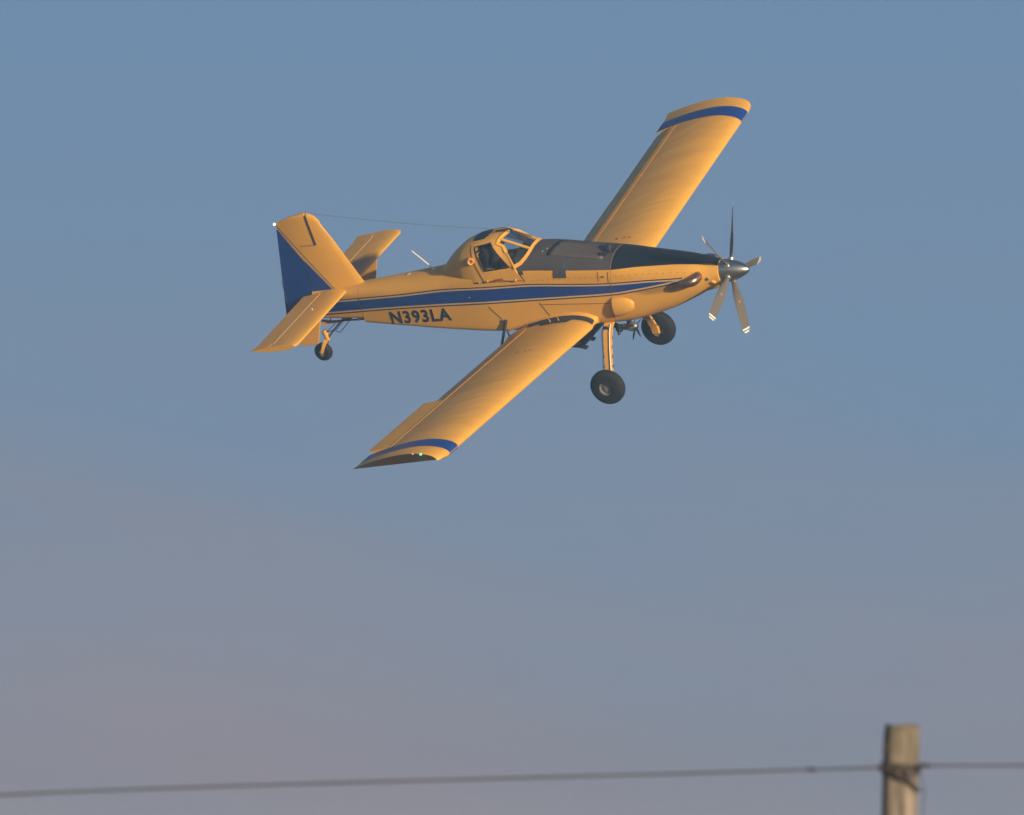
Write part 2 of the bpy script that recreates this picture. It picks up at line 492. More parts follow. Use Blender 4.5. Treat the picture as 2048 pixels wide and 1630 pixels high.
def over_shell(name, x0, x1, zline, material, parent, off=0.006, nx=24, na=18, xend=None):
    """skin laid over the top of the fuselage from the line z = zline(x) on the right to the same line on the left"""
    bm = bmesh.new()
    rows = []
    for x in frange(x0, x1, nx):
        w, zs, zt, ntp, *_ = section(x)
        z0 = zline(x)
        row = []
        if z0 <= zs: side = [(w, z0), (w, (z0 + zs) / 2)]; a0 = 0.0
        else:
            q = ((z0 - zs) / (zt - zs)) ** (ntp / 2); a0 = math.asin(min(1, q)); side = []
        for i in range(na + 1):
            a = a0 + (math.pi / 2 - a0) * i / na
            side.append((w * math.cos(a) ** (2 / ntp), zs + (zt - zs) * math.sin(a) ** (2 / ntp)))
        if z0 > zs: side = side[:1] * 2 + side
        pts = side + [(-y, z) for y, z in reversed(side[:-1])]
        c = Vector((0, zs - 0.1))
        row = []
        for y, z in pts:
            d = (Vector((y, z)) - c).normalized() * off
            row.append(Vector((x, -(y + d.x), z + d.y)))
        rows.append(row)
    grid(bm, rows)
    bmesh.ops.remove_doubles(bm, verts=bm.verts, dist=1e-4)
    return link(name, bm, material, parent, smooth=40)

zl_h = hermite([-5.1, -4.75, -4.17, -2.90], [.525, .516, .483, .408])
hood = over_shell('hopper_hood', -2.905, -5.099, zl_h, M['hood'], fus)
zl_c = hermite([-2.94, -2.476, -2.047, -1.514, -.996, -.738, -.60], [.410, .405, .382, .342, .271, .231, .199])
glare = over_shell('glare_panel', -0.615, -2.893, zl_c, M['black'], cowl, nx=30)

# --- side stripe (both sides): dark pinstripe, gap, blue band, gap, dark pinstripe
up = hermite([-1.45, -2.28, -3.03, -4.0, -4.92, -5.77, -6.75, -8.03, -9.34, -10.3], [.098, .13, .132, .174, .219, .207, .186, .069, -.047, -.13])
lo = hermite([-1.45, -1.72, -2.34, -3.10, -4.10, -5.02, -5.88, -6.87, -8.13, -9.44, -10.3], [-.015, -.045, -.109, -.166, -.177, -.185, -.198, -.224, -.283, -.39, -.465])
def stripe_poly(f, g, x0, x1, n=40):
    def run(h):
        pts = []
        for x in frange(x0, x1, n):
            z = h(x)
            if abs(x + 2.95) < .02: x += seam_x(z) + 2.963
            pts.append((x, z))
        return pts
    return run(f), run(g)
G = .030
def stripe(parent, x0, x1, low_end=None):
    a, b = stripe_poly(lambda x: up(x) - 2 * G, lambda x: lo(x) + 2 * G, x0, x1)
    band('blue_band', a, b, M['blue'], parent, sides=(-1, 1))
    a, b = stripe_poly(up, lambda x: up(x) - .9 * G, x0, x1); band('pinstripe', a, b, M['navy'], parent, sides=(-1, 1))
    a, b = stripe_poly(lambda x: up(x) - .9 * G, lambda x: up(x) - 2 * G, x0, x1); band('pinstripe', a, b, M['cream'], parent, sides=(-1, 1))
    a, b = stripe_poly(lambda x: lo(x) + .9 * G, lo, x0, x1); band('pinstripe', a, b, M['navy'], parent, sides=(-1, 1))
    a, b = stripe_poly(lambda x: lo(x) + 2 * G, lambda x: lo(x) + .9 * G, x0, x1); band('pinstripe', a, b, M['cream'], parent, sides=(-1, 1))
stripe(cowl, -1.36, -2.957)
stripe(fus, -2.968, -9.11)
stripe(tailcone, -9.127, -10.29)

# --- registration lettering
def lettering(text, x0, x1, z0, z1, parent, side):
    cu = bpy.data.curves.new('registration_letters', 'FONT')
    cu.body = text; cu.size = 1.0; cu.space_character = 1.14; cu.offset = 0.032; cu.resolution_u = 3
    to = bpy.data.objects.new('registration_letters', cu); COL.objects.link(to)
    dg = bpy.context.evaluated_depsgraph_get()
    me = bpy.data.meshes.new_from_object(to.evaluated_get(dg))
    bpy.data.objects.remove(to); bpy.data.curves.remove(cu)
    bm = bmesh.new(); bm.from_mesh(me); bpy.data.meshes.remove(me)
    ax = [v.co.x for v in bm.verts]; ay = [v.co.y for v in bm.verts]
    for v in bm.verts:
        fx = (v.co.x - min(ax)) / (max(ax) - min(ax)); fz = (v.co.y - min(ay)) / (max(ay) - min(ay))
        if side > 0: fx = 1 - fx
        v.co = Vector((x0 + (x1 - x0) * fx, 0, z0 + (z1 - z0) * fz + .052 * (x0 + (x1 - x0) * fx - x0)))
    bmesh.ops.triangulate(bm, faces=bm.faces)
    drape(bm, half_width, 0.006, 0.2, 0.5)
    b2 = bmesh.new(); _merge(b2, bm, (side,))
    return link('registration_letters', b2, M['letter'], parent, smooth=None, recalc=False)
lettering('N393LA', -8.43, -6.90, -.645, -.342, fus, -1)
lettering('N393LA', -8.43, -6.90, -.645, -.342, fus, 1)

# --- canopy (cockpit hump): a shell from the sills over the top
CAN = [  # x, half width, top z, exponent
    (-4.6, .608, 1.09, 2.3), (-5.28, .608, 1.165, 2.35), (-5.62, .608, 1.17, 3.0), (-5.98, .602, 1.125, 3.2), (-6.32, .555, 1.04, 2.8), (-6.57, .47, .895, 2.6), (-6.77, .37, .74, 2.5),
    (-6.93, .26, .58, 2.4), (-7.07, .13, .45, 2.3), (-7.13, .06, .41, 2.2)]
_can = _tab(CAN)
CZ0, CZS = .30, .35
def can_pt(x, a):
    """a in 0..1: right sill -> top -> left sill"""
    w, zt, CNT = _can[0](x), _can[1](x), _can[2](x)
    b = min(a, 1 - a) * 2
    s = -1 if a <= .5 else 1
    if b < .06: y, z = w, CZ0 + (CZS - CZ0) * b / .06
    else:
        th = math.pi / 2 * (b - .06) / .94
        y, z = w * math.cos(th) ** (2 / CNT), CZS + (zt - CZS) * math.sin(th) ** (2 / CNT)
    return Vector((x, s * y, z))
def can_half(x, z):
    w, zt, CNT = _can[0](x), _can[1](x), _can[2](x)
    if z <= CZS: return w
    q = min(1, (z - CZS) / (zt - CZS)); return w * max(0, 1 - q ** CNT) ** (1 / CNT)
def x_front(a):
    p = can_pt(-5.35, a)
    if p.z < 1.041: return float(np.interp(p.z, [.296, .629, .874, 1.041], [-4.936, -5.092, -5.215, -5.345]))
    return float(np.interp(abs(p.y), [0, .2, .36, .49], [-5.37, -5.44, -5.48, -5.345]))
WIN = [(-5.99, 1.05), (-5.815, .565), (-5.20, .614), (-5.62, 1.11)]      # door window corners (x,z): aft top, aft bottom, front bottom, front top
bm = bmesh.new()
NA, NX = 64, 44
rows = []
for i in range(NA + 1):
    a = i / NA
    xf = x_front(a)
    rows.append([can_pt(-7.12 + (xf + 7.12) * (j / NX) ** 0.8, a) for j in range(NX + 1)])
grid(bm, rows)
def cut_hole(bm, poly, pred):
    n = len(poly)
    fs = [f for f in bm.faces if pred(f.calc_center_median())]
    for i in range(n):
        p, q = poly[i], poly[(i + 1) % n]
        d = Vector((q[0] - p[0], 0, q[1] - p[1]))
        geom = set(f for f in bm.faces if pred(f.calc_center_median()))
        es = set(e for f in geom for e in f.edges); vs = set(v for f in geom for v in f.verts)
        bmesh.ops.bisect_plane(bm, geom=list(geom) + list(es) + list(vs), plane_co=(p[0], 0, p[1]), plane_no=(-d.z, 0, d.x))
    def inside(c):
        sg = []
        for i in range(n):
            p, q = poly[i], poly[(i + 1) % n]
            sg.append((q[0] - p[0]) * (c.z - p[1]) - (q[1] - p[1]) * (c.x - p[0]))
        return all(s > 0 for s in sg) or all(s < 0 for s in sg)
    kill = [f for f in bm.faces if pred(f.calc_center_median()) and inside(f.calc_center_median())]
    bmesh.ops.delete(bm, geom=kill, context='FACES')
WIN_L = [WIN[0], (-5.86, .47), (-5.27, .52), WIN[3]]
cut_hole(bm, WIN, lambda c: c.y < -.2 and -6.2 < c.x < -5.0 and .5 < c.z < 1.14)
cut_hole(bm, WIN_L, lambda c: c.y > .2 and -6.2 < c.x < -5.0 and .42 < c.z < 1.14)
bmesh.ops.recalc_face_normals(bm, faces=bm.faces)
canopy = link('canopy', bm, M['yellow'], plane, smooth=30, recalc=False)
sm = canopy.modifiers.new('thickness', 'SOLIDIFY'); sm.thickness = 0.014; sm.offset = -1
# panes in the door windows
for s in (-1, 1):
    bm = bmesh.new()
    W_ = WIN if s < 0 else WIN_L
    bm.faces.new([bm.verts.new((x, 0, z)) for x, z in W_])
    bmesh.ops.triangulate(bm, faces=bm.faces)
    drape(bm, can_half, -0.012, 0.1, 0.06)
    b2 = bmesh.new(); _merge(b2, bm, (s,))
    link('window_pane', b2, M['glass'], canopy, smooth=60, recalc=False)
    # dark rubber gasket round the opening
    bm = bmesh.new()
    loop = []
    for i in range(4):
        p, q = W_[i], W_[(i + 1) % 4]
        for k in range(8):
            x, z = p[0] + (q[0] - p[0]) * k / 8, p[1] + (q[1] - p[1]) * k / 8
            loop.append(Vector((x, s * (can_half(x, z) + .003), z)))
    loop.append(loop[0])
    tube(bm, loop, 0.012, 6, cap=False)
    link('window_gasket', bm, M['dark'], canopy, smooth=60)
# oval rear-quarter window
def oval(cx, cz, rx, rz, rot, n=20):
    return [(cx + rx * math.cos(t) * math.cos(rot) - rz * math.sin(t) * math.sin(rot), cz + rx * math.cos(t) * math.sin(rot) + rz * math.sin(t) * math.cos(rot)) for t in [2 * math.pi * k / n for k in range(n)]]
def can_half_hi(x, z): return can_half(x, z)
bm = bmesh.new(); rows = []
for i in range(11):
    t = i / 10
    hw = .075 * min(1, 5 * t * (1 - t) + .45)
    rows.append([can_pt(-6.13 + .36 * t, .515 + d * hw) for d in (-1, -.5, 0, .5, 1)])
grid(bm, rows)
o_ = link('skylight', bm, M['black'], canopy, smooth=60)
md = o_.modifiers.new('thickness', 'SOLIDIFY'); md.thickness = .016; md.offset = 0
# door outline: recessed dark joints
def joint(name, a, b, parent, surf, w=.010, off=.004, mtl='seam', n=14, sides=(-1, 1)):
    for s in sides:
        bm = bmesh.new()
        pts = []; nr = []
        for k in range(n + 1):
            x, z = a[0] + (b[0] - a[0]) * k / n, a[1] + (b[1] - a[1]) * k / n
            pts.append((x, s * (surf(x, z) + off), z)); nr.append((0, s, .25))
        bar(bm, pts, w, .005, nr)
        link(name, bm, M[mtl], parent, smooth=None)
joint('door_joint', (-6.105, 1.055), (-5.870, .305), canopy, can_half, w=.022)
joint('door_joint', (-5.085, .60), (-4.925, .285), fus, half_width, w=.022, off=.008)
# ventilation inlet on the hump
for s in (-1, 1):
    bm = bmesh.new()
    c = Vector((-6.12, s * (can_half(-6.12, .80) - .02), .80))
    ax = Vector((.55, s * .8, .1)).normalized()
    q = ax.to_track_quat('Y', 'Z').to_matrix().to_4x4()
    lathe(bm, [(.050, 0.0), (.075, .0), (.075, .10), (.066, .125), (.045, .12), (.04, .05), (.04, .02)], 20)
    bmesh.ops.transform(bm, matrix=Matrix.Translation(c) @ q, verts=bm.verts)
    link('air_vent', bm, M['yellow'], canopy, smooth=40)

# --- windshield
ub = []   # upper bow right -> left
lb = []   # lower bow right -> left
for k in range(17):
    t = k / 16
    a = .245 + (1 - 2 * .245) * t
    p = can_pt(x_front(a), a); ub.append(p + Vector((0.01, 0, -.004)))
    yy = -.605 + 1.21 * t
    e = abs(yy) / .605
    x = -4.785 - .33 * e ** 5
    lb.append(Vector((x, yy * .985, (top_z(x, yy * .985) if e < .97 else .60) + .012)))
lb[0] = Vector((-5.10, -.607, .62)); lb[-1] = Vector((-5.10, .607, .62))
def bow(name, pts, w, parent):
    bm = bmesh.new()
    nr = [Vector((.35, p.y * 1.1, .45)) for p in pts]
    bar(bm, pts, w, .028, nr)
    return link(name, bm, M['yellow'], parent, smooth=40)
wf = bow('windshield_frame', ub, .070, plane)
bow('lower_bow', lb, .080, wf)
for s in (-1, 1):
    bm = bmesh.new()
    pts = []
    for k in range(9):
        a = .13 + (.245 - .13) * k / 8
        p = can_pt(x_front(a), a); pts.append(Vector((p.x + .012, -s * p.y if s > 0 else p.y, p.z)))
    bar(bm, pts, .028, .022, (.3, s, .3))
    link('side_post', bm, M['yellow'], wf, smooth=None)
KS = (5, 11)
for k in KS:
    bm = bmesh.new()
    bar(bm, [ub[k], lb[k]], .056, .03, (.5, (ub[k].y) * .6, .8))
    link('pillar', bm, M['yellow'], wf, smooth=None)
for a_, b_ in ((0, 5), (5, 11), (11, 16)):
    bm = bmesh.new()
    grid(bm, [[ub[k] for k in range(a_, b_ + 1)], [(ub[k] + lb[k]) / 2 for k in range(a_, b_ + 1)], [lb[k] for k in range(a_, b_ + 1)]])
    link('windshield_pane', bm, M['glass'], wf, smooth=60)
bm = bmesh.new()   # wiper and its arm on the centre pane
def wsp(k, t): return ub[k].lerp(lb[k], t) + Vector((.03, 0, .03))
tube(bm, [wsp(6, .12), wsp(7, .72)], .010, 6)
tube(bm, [wsp(8, .10), wsp(7, .40), wsp(6, .80)], .008, 6)
tube(bm, [wsp(9, .15), wsp(10, .75)], .010, 6)
link('wiper', bm, M['dark'], wf, smooth=60)

# --- cockpit interior
bm = bmesh.new()
box(bm, (-5.92, 0, .38), (.12, .46, .85), Matrix.Rotation(R(-12), 3, 'Y'))
box(bm, (-5.72, 0, .02), (.55, .50, .12))
box(bm, (-6.01, 0, .84), (.10, .24, .16))
seat = link('seat', bm, M['seat'], plane, smooth=None)
bm = bmesh.new()
box(bm, (-5.125, 0, .56), (.035, 1.0, .40)); box(bm, (-5.15, 0, .755), (.10, .92, .03))
link('instrument_panel', bm, M['dark'], plane, smooth=None)
for y in (-.42, .42):
    bm = bmesh.new()
    tube(bm, [(-6.15, y, .40), (-6.08, y * .9, .86), (-5.75, y * .72, 1.06), (-5.44, y * .72, 1.08)], .022, 8)
    link('roll_bar', bm, M['dark'], plane, smooth=60)
# --- details on the hopper hood
def hood_patch(name, x0, x1, ang0, ang1, material, parent, off, nx=10, na=8, taper=0.0):
    bm = bmesh.new(); rows = []
    for i in range(na + 1):
        a = ang0 + (ang1 - ang0) * i / na
        row = []
        for x in frange(x0 + taper * (i / na), x1 + taper * (i / na), nx):
            w, zs, zt, ntp, *_ = section(x)
            ca = math.cos(a)
            y = w * abs(ca) ** (2 / ntp) * (1 if ca > 0 else -1); z = zs + (zt - zs) * math.sin(a) ** (2 / ntp)
            n_ = Vector((0, -math.cos(a), math.sin(a)))
            row.append(Vector((x, -y, z)) + n_ * off)
        rows.append(row)
    grid(bm, rows)
    o = link(name, bm, material, parent, smooth=60)
    md = o.modifiers.new('thickness', 'SOLIDIFY'); md.thickness = off * .8; md.offset = -1 if True else 1
    return o
hood_patch('hopper_lid', -3.12, -4.38, R(52), R(100), M['hoodpanel'], hood, .022, taper=.12)
# sight gauge: a dark plate beside a glossy strip, running down over the paint
g_up = [( -4.12, .70), (-4.22, .30)]
def gauge(name, xa, xb, material, off):
    pts = []
    zz = frange(.315, .725, 14)
    L = [(xa + (z - .315) ** 2 * 1.0, z) for z in zz]; Rr = [(xb + (z - .315) ** 2 * .6, z) for z in zz]
    side_decal(name, L + list(reversed(Rr)), material, hood, off=off, sides=(-1,), step=.2, zstep=.03)
gauge('gauge_plate', -4.235, -4.08, M['hood'], .010)
gauge('sight_gauge', -4.09, -3.93, M['hose'], .014)
bm = bmesh.new()   # vent cap and latch standing on the hood
lathe(bm, [(.02, -.06), (.10, -.06), (.125, -.03), (.125, .03), (.10, .06), (.02, .06)], 20, 'X')
bmesh.ops.transform(bm, matrix=Matrix.Translation((-3.03, -.10, .70)), verts=bm.verts)
box(bm, (-3.12, -.22, .64), (.14, .22, .09), Matrix.Rotation(R(-20), 3, 'X'))
box(bm, (-3.02, -.02, .66), (.20, .30, .06))
link('hopper_vent', bm, M['dark'], hood, smooth=40)
for x, y in ((-3.17, -.33), (-4.50, -.30), (-4.42, -.22)):
    bm = bmesh.new()
    bmesh.ops.create_uvsphere(bm, u_segments=10, v_segments=6, radius=.016, matrix=Matrix.Translation((x, y, top_z(x, y) + .012)))
    link('latch', bm, M['alu'], hood, smooth=60)
joint('panel_joint', (-3.20, .40), (-3.22, .18), fus, half_width, w=.012)
for s in (-1, 1):
    for x, z, l_ in ((-3.10, .285, .09), (-6.05, .30, .10), (-5.72, -.60, .06), (-6.35, -.05, .04)):
        bm = bmesh.new()
        box(bm, (x, s * (half_width(x, z) + .008), z), (l_, .012, .018))
        link('access_latch', bm, M['dark'], fus, smooth=None)
    for x, z in ((-3.045, .287), (-5.985, .305), (-5.685, -.58), (-6.33, -.03)):
        bm = bmesh.new()
        bmesh.ops.create_uvsphere(bm, u_segments=8, v_segments=6, radius=.010, matrix=Matrix.Translation((x, s * (half_width(x, z) + .008), z)))
        link('latch_button', bm, M['white'], fus, smooth=60)
    # door handle
    bm = bmesh.new()
    tube(bm, [(-5.78, s * .64, .345), (-5.5, s * .645, .385), (-5.15, s * .64, .335)], .007, 6)
    bmesh.ops.create_uvsphere(bm, u_segments=8, v_segments=6, radius=.026, matrix=Matrix.Translation((-5.78, s * .63, .34)))
    bmesh.ops.create_uvsphere(bm, u_segments=8, v_segments=6, radius=.026, matrix=Matrix.Translation((-5.12, s * .63, .33)))
    link('door_handle', bm, M['yellow'], canopy, smooth=60)
    bm = bmesh.new()
    bar(bm, [(-5.60, s * .655, .372), (-5.38, s * .655, .392)], .024, .02, (0, s, 0))
    link('handle_grip', bm, M['red'], canopy, smooth=None)
# fuselage panel joints
for a_, b_ in (((-5.93, -.26), (-5.66, -.60)), ((-4.72, -.22), (-4.55, -.55)), ((-2.97, .38), (-3.0, .14))):
    joint('panel_joint', a_, b_, fus, half_width, w=.012, mtl='seam')
joint('panel_joint', (-4.72, -.27), (-3.0, -.34), fus, half_width, w=.010, mtl='seam', n=20)

bm = bmesh.new()
for s in (-1, 1):
    for x in frange(-2.80, -1.15, 11):
        z = zl_c(x) - .135
        bmesh.ops.create_cone(bm, cap_ends=True, segments=6, radius1=.010, radius2=.008, depth=.008, matrix=Matrix.Translation((x, s * (half_width(x, z) + .003), z)) @ Matrix.Rotation(math.pi / 2, 4, 'X'))
fs = link('fasteners', bm, M['soot'], cowl, smooth=None); fs['kind'] = 'stuff'
bm = bmesh.new()
for s in (-1, 1):
    for x in frange(-4.75, -3.25, 12):
        z = .285
        bmesh.ops.create_cone(bm, cap_ends=True, segments=6, radius1=.009, radius2=.008, depth=.008, matrix=Matrix.Translation((x, s * (half_width(x, z) + .003), z)) @ Matrix.Rotation(math.pi / 2, 4, 'X'))
    for x in frange(-9.0, -5.9, 22):
        z = section(x)[5] + .05
        bmesh.ops.create_cone(bm, cap_ends=True, segments=6, radius1=.009, radius2=.008, depth=.008, matrix=Matrix.Translation((x, s * (half_width(x, z) + .003), z)) @ Matrix.Rotation(math.pi / 2, 4, 'X'))
fs = link('fasteners', bm, M['soot'], fus, smooth=None); fs['kind'] = 'stuff'
# --- bulged air scoop on each side of the nose
def scoop(s):
    bm = bmesh.new()
    L, H, D = .50, .225, .13
    rows = []
    for i in range(15):
        t = i / 14
        x = -2.53 - L * t
        k = math.sqrt(max(0, 1 - (1 - t) ** 2.4))
        row = []
        for j in range(13):
            th = math.pi * j / 12
            z = -.40 - .04 * t + H * k * math.cos(th)
            y = half_width(x, z) - .02 + (D * k) * math.sin(th) ** .8
            row.append((x - .10 * math.sin(th) * 0, s * y, z))
        rows.append(row)
    grid(bm, rows, cap=False)
    o = link('air_scoop', bm, M['yellow'], cowl if True else fus, smooth=60)
    md = o.modifiers.new('thickness', 'SOLIDIFY'); md.thickness = .015
scoop(-1); scoop(1)

# --- exhaust stacks
for s in (-1, 1):
    bm = bmesh.new()
    y0 = half_width(-1.05, .05)
    P = [(-1.05, s * (y0 - .10), .055), (-1.05, s * (y0 + .03), .05), (-1.06, s * (y0 + .12), .045), (-1.10, s * (y0 + .185), .04), (-1.17, s * (y0 + .215), .034), (-1.25, s * (y0 + .222), .030), (-1.335, s * (y0 + .222), .026)]
    tube(bm, P, [.110, .110, .108, .104, .098, .092, .088], 20, cap=False)
    ex = link('exhaust_stack', bm, M['exhaust'], cowl, smooth=80)
    md = ex.modifiers.new('thickness', 'SOLIDIFY'); md.thickness = .008
# chin inlet under the spinner
bm = bmesh.new()
rows = []
for i in range(7):
    t = i / 6
    x = -.70 - .55 * t
    w = .16 + .05 * t; h = .085 + .03 * t
    zc = -.25 - .10 * t
    rows.append([(x, w * math.cos(2 * math.pi * j / 20), zc + h * math.sin(2 * math.pi * j / 20)) for j in range(20)])
grid(bm, rows, close_v=True)
chin = link('chin_inlet', bm, M['yellow'], cowl, smooth=60)
bm = bmesh.new()
lathe(bm, [(.001, 0), (.09, 0), (.15, 0), (.001, .004)], 16, 'X')
bmesh.ops.transform(bm, matrix=Matrix.Translation((-.705, 0, -.25)) @ Matrix.Diagonal((1, 1.0, .52, 1)), verts=bm.verts)
link('inlet_opening', bm, M['dark'], chin, smooth=None)
for s in (-1, 1):
    bm = bmesh.new()
    lathe(bm, [(.010, -.02), (.036, -.02), (.036, .012), (.010, .012)], 14)
    yy = half_width(-.845, -.02)
    bmesh.ops.transform(bm, matrix=Matrix.Translation((-.845, s * (yy + .004), -.02)), verts=bm.verts)
    link('drain_port', bm, M['alu'], cowl, smooth=40)
    bm = bmesh.new()
    lathe(bm, [(.030, -.03), (.062, -.03), (.062, .03), (.050, .034), (.040, .02), (.030, -.02)], 16)
    yy = half_width(-.76, -.13)
    bmesh.ops.transform(bm, matrix=Matrix.Translation((-.76, s * (yy + .0), -.13)) @ Matrix.Rotation(R(-35 * s), 4, 'X'), verts=bm.verts)
    link('small_inlet', bm, M['yellow'], cowl, smooth=40)

# --- propeller
HUBX = -.435
bm = bmesh.new()
prof = [(.001, .0), (.035, -.012), (.07, -.045), (.115, -.11), (.165, -.21), (.205, -.32), (.232, -.44), (.247, -.54), (.25, -.595), (.001, -.595)]
lathe(bm, prof, 40, 'X')
spinner = link('spinner', bm, M['spinner'], plane, smooth=30)
PROP_R, TH0 = 1.46, R(54.5)
def blade_mesh():
    bm = bmesh.new()
    rows = []
    for i in range(25):
        r_ = .18 + (PROP_R - .18) * i / 24
        f = r_ / PROP_R
        ch = np.interp(f, [.12, .2, .35, .6, .8, .93, .985, 1], [.085, .10, .165, .205, .20, .175, .15, .09])
        th = np.interp(f, [.12, .2, .35, .6, 1], [.085, .075, .035, .02, .008])
        tw = R(np.interp(f, [.12, .3, .6, 1], [68, 56, 38, 26]))
        row = []
        for j in range(14):
            a = 2 * math.pi * j / 14
            u, v = ch / 2 * math.cos(a), th / 2 * math.sin(a) * (1.0 if math.sin(a) > 0 else .5)
            # blade runs along local Z, rotation axis X; pitch: leading edge forward
            row.append((u * math.sin(tw) + v * math.cos(tw), -u * math.cos(tw) + v * math.sin(tw), r_))
        rows.append(row)
    return rows
BR = blade_mesh()
bm = bmesh.new(); grid(bm, BR, close_v=True, cap=True)
blade0 = link('propeller_blade', bm, M['blade'], plane, smooth=50)
def blade_band(f0, f1, mtl, off=.0035):
    bm = bmesh.new(); rows = []
    for i in range(4):
        f = f0 + (f1 - f0) * i / 3
        k = (f * PROP_R - .18) / (PROP_R - .18) * 24
        i0 = min(int(k), 23); t = k - i0
        row = [Vector(a).lerp(Vector(b), t) for a, b in zip(BR[i0], BR[i0 + 1])]
        c = sum(row, Vector()) / len(row)
        row = [c + (p - c) * 1.02 + (p - c).normalized() * off for p in row]
        rows.append(row)
    grid(bm, rows, close_v=True)
    return link('tip_stripe' if mtl == 'white' else 'blade_mark', bm, M[mtl], blade0, smooth=50)
subs = [blade_band(.925, .952, 'white'), blade_band(.972, .997, 'white')]
bm = bmesh.new()
c = Vector((0, 0, .52 * PROP_R))
box(bm, (0.0, 0, .50 * PROP_R), (.042, .05, .06), Matrix.Rotation(R(43), 3, 'Z'))
subs.append(link('blade_mark', bm, M['salmon'], blade0, smooth=None))
bm = bmesh.new(); lathe(bm, [(.001, .17), (.066, .17), (.066, .262), (.05, .268), (.001, .268)], 16, 'Z')
subs.append(link('blade_cuff', bm, M['alu'], blade0, smooth=40))
blades = [blade0]
for k in range(5):
    if k: 
        b = blade0.copy(); COL.objects.link(b); b.parent = plane
        for s_ in subs:
            c_ = s_.copy(); COL.objects.link(c_); c_.parent = b
    else: b = blade0
    th = TH0 + k * R(72)      # angle from +y towards +z
    b.location = (HUBX, 0, 0)
    b.rotation_euler = (th - math.pi / 2, 0, 0)

# --- wings
XLE, CHORD, INC = -3.42, 2.09, R(3.5)
def wing_le_z(y): return -.72 + .0945 * (abs(y) - .65)
NACA_T = .15
def airfoil(c):
    t = 5 * NACA_T * (.2969 * math.sqrt(c) - .126 * c - .3516 * c * c + .2843 * c ** 3 - .1036 * c ** 4)
    m_, p_ = .035, .4
    yc = m_ / p_ ** 2 * (2 * p_ * c - c * c) if c < p_ else m_ / (1 - p_) ** 2 * (1 - 2 * p_ + 2 * p_ * c - c * c)
    return yc + t, yc - t
def wing_pt(s, y, c, upper, off=0.0, tip=0.0):
    """tip>0: beyond the stripe (0..1)"""
    xle = XLE - .10 * tip ** 3 - (.10 * max(0, (1.0 - abs(y)) / .4) if abs(y) < 1.0 else 0)
    ch = CHORD - .05 * tip ** 2 - (xle - XLE) * 0
    zu, zl = airfoil(c)
    z = (zu + off / ch) if upper else (zl - off / ch)
    x_ = -c * ch; z_ = z * ch
    X = xle + x_ * math.cos(INC) + z_ * math.sin(INC)
    Z = wing_le_z(y) + x_ * math.sin(INC) + z_ * math.cos(INC)
    return Vector((X, s * abs(y), Z))
CC = [0, .004, .015, .035, .065, .11, .17, .24, .32, .42, .52, .62, .70, .765]
def wing_ring(s, y, cmax=.765, off=0.0, tip=0.0, cs=None):
    cs = cs or [c for c in CC if c < cmax - .01] + [cmax]
    up_ = [wing_pt(s, y, c, True, off, tip) for c in reversed(cs)]
    lo_ = [wing_pt(s, y, c, False, off, tip) for c in cs[1:]]
    return up_ + lo_
TIP0, TIP1 = 8.15, 8.55
